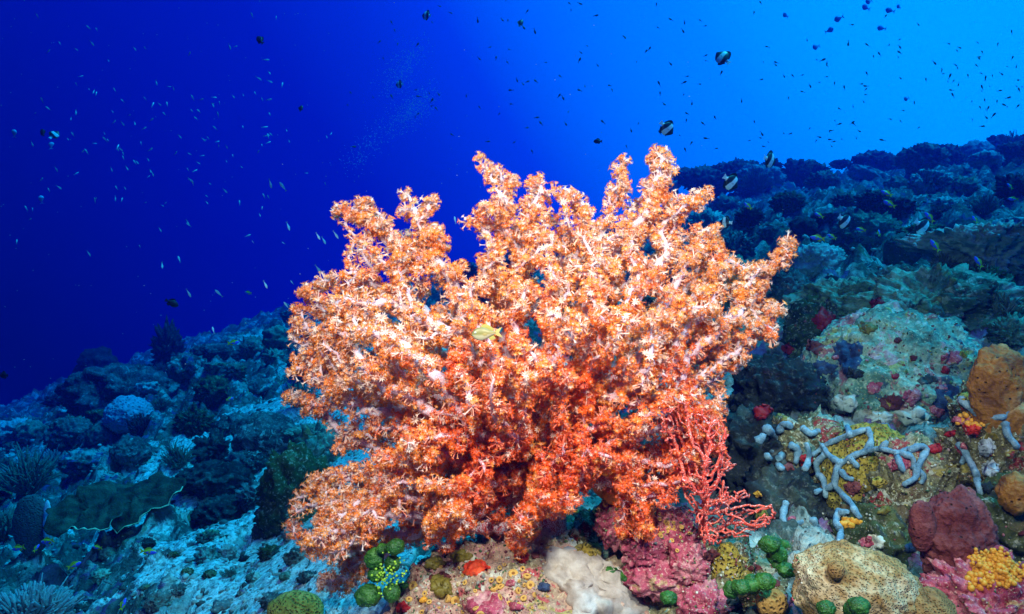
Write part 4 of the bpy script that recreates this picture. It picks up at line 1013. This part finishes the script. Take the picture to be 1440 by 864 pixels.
for x, y, z in zip(fx, fy, fz):
    a = rr.uniform(0, 6.28); L = rr.uniform(.012, .045); r_ = rr.uniform(.002, .005); p = np.array([x, y, z + r_]); v = np.array([math.cos(a), math.sin(a), rr.uniform(-.1, .5)]) * L
    mb.add(*tube([p, p + v * .5 + rr.normal(size=3) * .006, p + v], [r_, r_ * .9, r_ * .6], 5), C=np.array([.3, .29, .26]) * rr.uniform(.2, 1.4))
m = NT('rubble'); co = m.coord('Object', False); M['rubble'] = m.out(m.mix(.5, m.attr('Col'), m.mix(1., m.attr('Col'), m.ramp(m.noise(co, 120, 4), [(.3, .4), (.7, 1.6)]), 'MULTIPLY')), .9)
o = mb.build('coral_rubble', M['rubble'], None, True); tag(o, 'broken coral rubble strewn over sand and rock', 'rubble', None, 'stuff')
# small crusting growth on the near rocks
BV = host_bvh(); mb = MB(); I, F = ico(1); PAL = np.array([(.45, .16, .20), (.50, .38, .14), (.55, .5, .42), (.26, .06, .06), (.10, .16, .07), (.42, .36, .2), (.5, .3, .30), (.25, .3, .30), (.06, .05, .03)])
for k in range(5200):
    if k < 1500: px, py = rr.uniform(545, 800), rr.uniform(755, 870)
    elif k < 3000: px, py = rr.uniform(800, 1130), rr.uniform(690, 870)
    else: px, py = rr.uniform(1040, 1445), rr.uniform(440, 870)
    h = BV.ray_cast(Vector((0, 0, 0)), Vector(P(px, py, 1.)))
    if h[0] is None or (1030 < px < 1145 and 480 < py < 730): continue
    q = np.array(h[0]); ci = int(abs(perlin(q[None] * 18)[0] * 2 + perlin(q[None] * 50)[0]) * 6 + rr.random() * 2) % len(PAL)
    if (1128 < px < 1340 and 760 < py) or (1285 < px < 1400 and 690 < py < 815) or (770 < px < 960 and 770 < py): continue
    r_ = (.0005 + .0019 * rr.random() ** 2) * q[1]; V = I * (1 + .3 * rr.normal(size=(len(I), 1))) * r_ * rr.uniform(.7, 1.4, 3) + q + np.array(h[1]) * r_ * .3
    mb.add(V, None, F, PAL[ci] * rr.uniform(.4, 1.))
o = mb.build('crusting_growth', M['rubble'], None, True); tag(o, 'fine crusting growth speckling the near rocks', 'growth', None, 'stuff')

# ------------------------------------------------------------------ fish
def fish_parts(kind):
    """unit-length fish, nose at +X; list of (part name, mesh, list of sub parts)"""
    if kind == 'banded':
        xs_ = [0, .05, .12, .22, .35, .5, .65, .78, .88, .94, 1.]; hs = [.02, .09, .17, .27, .36, .40, .38, .30, .17, .09, .075]; W = .11; Lb = .82
        def cf(t, v): return np.array([.012, .012, .016]) if t < .34 - .05 * v else (np.array([.86, .88, .86]) if t < .62 - .12 * v else (np.array([.014, .014, .02]) if t < .90 else np.array([.85, .86, .84])))
        tailc = (.85, .87, .85); finc = (.012, .012, .016)
    elif kind == 'blueback':
        xs_ = [0, .05, .15, .3, .45, .6, .75, .88, 1.]; hs = [.015, .06, .115, .155, .165, .15, .11, .06, .04]; W = .075; Lb = .78
        def cf(t, v): return np.array([.30, .38, .02]) if v > .45 - 1.3 * (t - .35) else np.array([.05, .10, .85])
        tailc = (.40, .46, .02); finc = (.28, .36, .02)
    elif kind == 'damsel':
        xs_ = [0, .05, .14, .28, .42, .56, .7, .84, 1.]; hs = [.02, .085, .155, .205, .215, .19, .14, .08, .045]; W = .085; Lb = .74
        def cf(t, v): return (np.array([.16, .17, .05]) if v > -.2 else np.array([.36, .36, .22])) * (1 - .25 * max(0, v)) + np.array([.10, .02, 0]) * t
        tailc = (.42, .32, .10); finc = (.32, .28, .06)
    elif kind == 'dark':
        xs_ = [0, .05, .15, .3, .5, .7, .88, 1.]; hs = [.02, .09, .17, .23, .25, .19, .09, .05]; W = .09; Lb = .78
        def cf(t, v): return np.array([.012, .012, .018])
        tailc = (.02, .02, .03); finc = (.012, .012, .016)
    seg = 18; nr = 34; ts = np.linspace(0, 1, nr) ** 1.15; hh = np.interp(ts, xs_, hs); ww = W * np.sin(np.clip(ts * .96 + .02, 0, 1) * math.pi) ** .55 * .95 + .006
    V = []; C = []
    for t_, h_, w_ in zip(ts, hh, ww):
        for k in range(seg):
            a = 2 * math.pi * k / seg; v = math.sin(a); V.append((.5 - t_ * Lb, w_ * math.cos(a) * (1 - .25 * abs(v) ** 3), h_ * v)); C.append(cf(t_, v))
    V += [(.505, 0, 0), (.5 - Lb, 0, 0)]; C += [cf(0, 0), cf(1, 0)]; i = np.arange(seg); j = (i + 1) % seg
    Q = np.concatenate([np.stack([k * seg + i, k * seg + j, (k + 1) * seg + j, (k + 1) * seg + i], 1) for k in range(nr - 1)])
    T = np.concatenate([np.stack([j, i, np.full(seg, nr * seg)], 1), np.stack([(nr - 1) * seg + i, (nr - 1) * seg + j, np.full(seg, nr * seg + 1)], 1)])
    def fin(nm, outl, col, y=0, th_=.006, rays=True):
        p = np.asarray(outl, float); n = len(p); c_ = p.mean(0); V_ = [(x, y + th_, z) for x, z in p] + [(x, y - th_, z) for x, z in p] + [(c_[0], y + th_ * 1.6, c_[1]), (c_[0], y - th_ * 1.6, c_[1])]
        k = np.arange(n); l = (k + 1) % n
        me = raw_mesh(nm, V_, [np.stack([k, l, l + n, k + n], 1), np.concatenate([np.stack([l, k, np.full(n, 2 * n)], 1), np.stack([k + n, l + n, np.full(n, 2 * n + 1)], 1)])], np.tile(np.array(col, float), (2 * n + 2, 1)), False)
        me.materials.append(M['fish']); return nm, me
    body = raw_mesh('body', V, [Q, T], np.array(C)); body.materials.append(M['fish'])
    hm_ = max(hs); x0 = .5 - Lb; out = [('body', body)]
    if kind == 'blueback' or kind == 'damsel':
        out.append(fin('tail_fin', [(x0 + .05, .035), (x0 - .06, .10), (x0 - .22, .17), (x0 - .13, .03), (x0 - .11, 0), (x0 - .13, -.03), (x0 - .22, -.17), (x0 - .06, -.10), (x0 + .05, -.035)], tailc))
    else:
        out.append(fin('tail_fin', [(x0 + .04, .06), (x0 - .06, .10), (x0 - .17, .14), (x0 - .15, .0), (x0 - .17, -.14), (x0 - .06, -.10), (x0 + .04, -.06)], tailc))
    yb = lambda x: float(np.interp((.5 - x) / Lb, xs_, hs))
    df = [(x, yb(x) * .92) for x in np.linspace(.22, x0 + .09, 8)]; top = [(x - .04, yb(x) + .09 * math.sin(math.pi * min(1, (.30 - x) / .55)) + .02) for x in np.linspace(x0 + .06, .2, 9)]
    out.append(fin('dorsal_fin', df + top, finc))
    af = [(x, -yb(x) * .92) for x in np.linspace(.0, x0 + .08, 6)]; bt = [(x - .05, -yb(x) - .10 * math.sin(math.pi * min(1, (.08 - x) / .42)) - .015) for x in np.linspace(x0 + .05, -.02, 7)]
    out.append(fin('anal_fin', af + bt, finc))
    out.append(fin('pectoral_fin', [(.20, -.02), (.14, .03), (.04, .0), (.03, -.05), (.12, -.07)], tuple(.7 * np.array(tailc)), W * .93))
    out.append(fin('pectoral_fin', [(.20, -.02), (.14, .03), (.04, .0), (.03, -.05), (.12, -.07)], tuple(.7 * np.array(tailc)), -W * .93))
    ex = .5 - .14 * Lb if kind != 'blueback' else .41; ey = float(np.interp(.14, ts, ww)); I, F = ico(2)
    for s in (-1, 1):
        er = .030 if kind != 'damsel' else .034
        V_ = I * np.array([er, er * .5, er]) + np.array([ex, s * ey * .93, .05]); V2 = I * np.array([er * .55, er * .3, er * .55]) + np.array([ex, s * (ey * .93 + er * .36), .05])
        ring = (.7, .72, .6) if kind == 'damsel' else ((.45, .45, .4) if kind == 'blueback' else (.03, .03, .03))
        me = raw_mesh('eye', np.vstack([V_, V2]), np.vstack([F, F + len(I)]), np.vstack([np.tile(ring, (len(I), 1)), np.tile((.005, .005, .005), (len(I), 1))])); me.materials.append(M['fish']); out.append(('eye', me))
    return out
FP_ = {}
def orient(o, pos, ang, L, yaw=0., roll=0.):
    """ang: heading in the picture plane, 0 = right, 90 = up; yaw turns the nose away from (+) or to the viewer"""
    flip = math.cos(R(ang)) < 0
    Mx = Matrix.Rotation(-R(ang), 4, 'Y') @ (Matrix.Rotation(math.pi, 4, 'X') if flip else Matrix.Identity(4)) @ Matrix.Rotation(R(-yaw if flip else yaw), 4, 'Z') @ Matrix.Rotation(R(roll), 4, 'X')
    o.matrix_world = Matrix.Translation(Vector(pos)) @ Mx @ Matrix.Scale(L, 4)
def fish(kind, name, label, cat, px, py, lpx, d, ang, yaw=0, group=None):
    if kind not in FP_: FP_[kind] = fish_parts(kind)
    o = bpy.data.objects.new(name, None); COL.objects.link(o); orient(o, P(px, py, d), ang, lpx * pxm(d) * (.8 if kind in ('banded', 'blueback') else 1.), yaw); tag(o, label, cat, group)
    for nm, me in FP_[kind]:
        c = bpy.data.objects.new(nm, me); COL.objects.link(c); c.parent = o
    return o
G1 = 'black and white banded fish over the reef'
for px, py, L, d, a, yw, lab in ((1017,82,33,2.6,130,20,'banded black and white fish swimming highest, in the bright upper right water'), (937,180,32,2.4,-40,15,'banded black and white fish just above the tallest coral tip'),
    (1082,225,34,2.4,-12,35,'banded black and white fish hovering at the right skyline'), (1027,256,36,2.2,-35,20,'banded black and white fish just right of the upper coral arm'),
    (1187,311,34,2.3,-32,25,'banded black and white fish low over the middle of the right slope'), (1296,319,40,2.5,-35,20,'dim banded fish in the shade left of the pale topped ledge'),
    (1021,313,24,2.2,170,40,'banded fish half hidden behind the right coral branches'), (600,22,20,4.2,165,30,'far dark banded fish near the top above the soft coral'), (562,119,16,4.4,175,25,'far dark banded fish beside the bubble column'),
    (76,190,20,4.0,60,30,'dim banded fish alone in the dark water far left')):
    fish('banded', 'banded_fish', lab, 'fish', px, py, L, d, a, yw, G1)
G2 = 'blue fish with yellow backs'
for px, py, L, d, a, yw, lab in ((1247,272,22,2.3,140,35,'yellow backed fish showing mostly yellow above its twin on the right slope'), (1251,287,24,2.3,150,10,'blue and yellow fish tucked under its yellower twin'), (1307,306,24,2.2,125,10,'blue and yellow fish in front of the pale ledge end'),
    (1315,346,26,2.1,122,10,'blue and yellow fish below the ledge beside the spiky bush'), (1376,369,24,2.1,118,10,'blue and yellow fish nose up over the green coral heap'), (1211,323,18,2.4,165,10,'small blue and yellow fish left of the spotted dome'),
    (1150,335,26,2.2,170,10,'blue and yellow fish low over rocks near the right coral tip'), (1170,333,18,2.4,150,10,'small blue and yellow fish following another near the coral tip'), (1152,303,18,2.6,145,20,'faint blue fish above the dark rocks right of the coral'),
    (1052,290,18,2.4,135,15,'green tinged small fish just right of the upper coral branch'), (1236,328,14,2.6,85,20,'tiny upright blue fish beside the spotted dome'), (1425,280,18,2.6,175,10,'small blue and yellow fish at the far right edge'), (1420,262,14,2.8,120,20,'violet blue small fish above the ledge by the edge'),
    (1371,309,16,2.4,110,20,'small blue fish in front of the pale ledge top'), (26,771,27,1.9,195,10,'blue and yellow fish in the lower left corner by the paddle coral'), (67,761,28,1.9,192,10,'blue and yellow fish at the foot of the paddle coral'),
    (51,771,15,1.9,60,20,'small blue fish between two larger ones by the paddle coral'), (137,770,20,2.0,178,10,'olive yellow small fish below the plate coral'), (208,776,29,1.9,-8,8,'blue and yellow fish facing right over the rubble'), (104,795,25,1.9,22,10,'blue and yellow fish facing up right over the rubble'),
    (173,850,21,1.8,75,20,'olive slim fish nose up over the bottom sand'), (328,482,21,2.6,8,10,'yellow backed fish over the pale flat rock left of the coral'), (349,412,14,2.8,172,10,'yellowish small fish in dark water left of the coral'), (323,561,13,2.6,20,20,'small yellow fish over the left slope')):
    fish('blueback', 'blue_yellow_fish', lab, 'fish', px, py, L, d, a, yw, G2)
fish('damsel', 'damselfish', 'yellow green damselfish swimming in front of the soft coral', 'fish', 686, 469, 45, .90, 184, -8)
for px, py, L, d, a, lab in ((366,57,18,3.4,130,'dark oval fish alone high in the left water'), (732,33,14,3.6,70,'dark slim fish near the top middle'), (423,153,11,3.6,80,'small dark fish in blue water above the left coral arm'), (241,426,20,2.8,-30,'dark fish over the left slope in deep blue'),
    (6,528,18,3.0,180,'dark fish cut by the left edge'), (60,187,14,3.8,120,'dark fish beside the dim banded fish'), (841,199,13,3.4,175,'dark fish just above the coral between two tall branches'), (1110,405,14,1.9,100,'brown upright fish beside the right coral branch')):
    fish('dark', 'dark_fish', lab, 'fish', px, py, L, d, a, 20)
# tiny fish: one mesh each, too small for parts
def tiny(col, belly, deep=.15):
    seg = 8; nr = 9; ts = np.linspace(0, 1, nr); hh = np.interp(ts, [0, .15, .4, .7, 1], [.02, deep * .7, deep, deep * .6, .02]); V = []; C = []
    for t_, h_ in zip(ts, hh):
        for k in range(seg): a = 2 * math.pi * k / seg; V.append((.5 - .8 * t_, h_ * .5 * math.cos(a), h_ * math.sin(a))); C.append(col if math.sin(a) > .3 else belly)
    i = np.arange(seg); j = (i + 1) % seg; Q = np.concatenate([np.stack([k * seg + i, k * seg + j, (k + 1) * seg + j, (k + 1) * seg + i], 1) for k in range(nr - 1)])
    n = len(V); V += [(-.28, .006, 0), (-.5, .004, deep * .8), (-.42, .004, 0), (-.5, .004, -deep * .8), (-.28, -.006, 0), (-.5, -.004, deep * .8), (-.42, -.004, 0), (-.5, -.004, -deep * .8)]; C += [col] * 8
    T = np.array([(n, n + 1, n + 2), (n, n + 2, n + 3), (n + 4, n + 6, n + 5), (n + 4, n + 7, n + 6)])
    me = raw_mesh('small_fish', V, [Q, T], np.array(C, float)); me.materials.append(M['fish']); return me
silver = tiny((.26, .33, .38), (.78, .84, .88), .13); darkf = tiny((.03, .035, .06), (.05, .06, .09), .17); disc = tiny((.06, .42, .55), (.08, .48, .6), .36)
tr_ = np.random.default_rng(44)
def school(me, name, label, group, pts, lpx, ang, dr):
    for px, py in pts:
        o = bpy.data.objects.new(name, me); COL.objects.link(o); d = tr_.uniform(*dr); orient(o, P(px, py, d), ang() , tr_.uniform(*lpx) * pxm(d), tr_.uniform(-35, 35)); tag(o, label, 'fish', group)
pts = [(tr_.normal(240, 95), tr_.normal(195, 55)) for k in range(105)] + [(tr_.uniform(5, 470), tr_.uniform(20, 400)) for k in range(55)]
pts = [p for p in pts if 0 < p[0] < 520 and 5 < p[1] < 420]
school(silver, 'silver_fish', 'tiny silvery fish in the loose school in dark blue water', 'tiny silvery fish of the left school', pts, (5, 10), lambda: tr_.choice([125, -55, 110, -70, 20]) + tr_.normal() * 14, (2.2, 4.2))
pts = [(380,258),(398,263),(405,318),(228,373),(252,365),(265,412),(308,413),(373,400),(403,430),(447,332),(455,338),(472,330),(447,378),(300,465),(640,310)]
school(silver, 'silver_fish', 'slim pale fish close to the left side of the soft coral', 'slim pale fish beside the coral', pts, (12, 17), lambda: tr_.choice([120, -62]) + tr_.normal() * 10, (1.9, 2.6))
pts = [(tr_.uniform(470, 1010), tr_.uniform(0, 215)) for k in range(100)] + [(tr_.normal(1390, 50), tr_.normal(115, 28)) for k in range(50)] + [(tr_.normal(1180, 110), tr_.normal(110, 50)) for k in range(75)] + [(tr_.normal(1170, 60), tr_.normal(185, 12)) for k in range(16)]
pts = [p for p in pts if p[1] < skyline(p[0]) - 8 and 0 < p[0] < 1440 and p[1] > 0 and not inpoly(np.array([p[0]]), np.array([p[1]]), SIL)[0]]
school(darkf, 'small_dark_fish', 'tiny dark fish scattered through the bright blue water', 'tiny dark fish of the open water', pts, (4, 9), lambda: tr_.choice([120, -60, 70, 10, 150]) + tr_.normal() * 20, (3., 5.))
school(disc, 'disc_fish', 'faint disc shaped fish high in the far bright water', 'faint disc shaped fish far off', [(1105,22),(1252,15),(1264,10),(1222,2),(1180,26),(1166,43),(1148,66),(1275,139),(1240,40),(1218,11)], (9, 14), lambda: tr_.choice([160, 20, 200]), (12., 14.))
school(disc, 'disc_fish', 'pale faint disc shaped fish in the dark water far left', 'pale disc shaped fish far left', [(20,188),(72,205),(58,281)], (11, 15), lambda: tr_.choice([100, 80]), (6., 7.))
# divers' bubbles drifting up as two thin columns, too many to count
mb = MB(); I, F = ico(1)
for k in range(1500):
    t_ = tr_.random(); c_ = k % 3
    x, y = [(490 + 95 * t_, 232 - 90 * t_), (545 + 45 * t_, 122 - 55 * t_), (560 + 45 * t_, 175 - 45 * t_)][c_]; d = 6.5 + tr_.normal() * .3
    p = P(x + tr_.normal() * 11, y + tr_.normal() * 11, d); mb.add(I * tr_.uniform(.0016, .0040) * np.array([1.2, 1.2, .8]) + p, None, F)
m = NT('bubble'); g = m.n('ShaderNodeBsdfPrincipled'); g.inputs['Base Color'].default_value = (.8, .9, .95, 1); g.inputs['Roughness'].default_value = .1; oo = m.n('ShaderNodeOutputMaterial'); m.l(g.outputs[0], oo.inputs[0])
o = mb.build('air_bubbles', m.m); tag(o, 'fine air bubbles rising in faint slanting columns', 'bubbles', None, 'stuff')
mb = MB()
for k in range(450):
    d = tr_.uniform(1.2, 3.4); p = P(tr_.uniform(0, 1440), tr_.uniform(0, 560), d); mb.add(I * tr_.uniform(.0003, .0006) * d + p, None, F)
m = NT('drifting_speck'); o = mb.build('drifting_particles', m.out((.4, .45, .45), .8)); tag(o, 'drifting plankton specks in the water', 'specks', None, 'stuff')
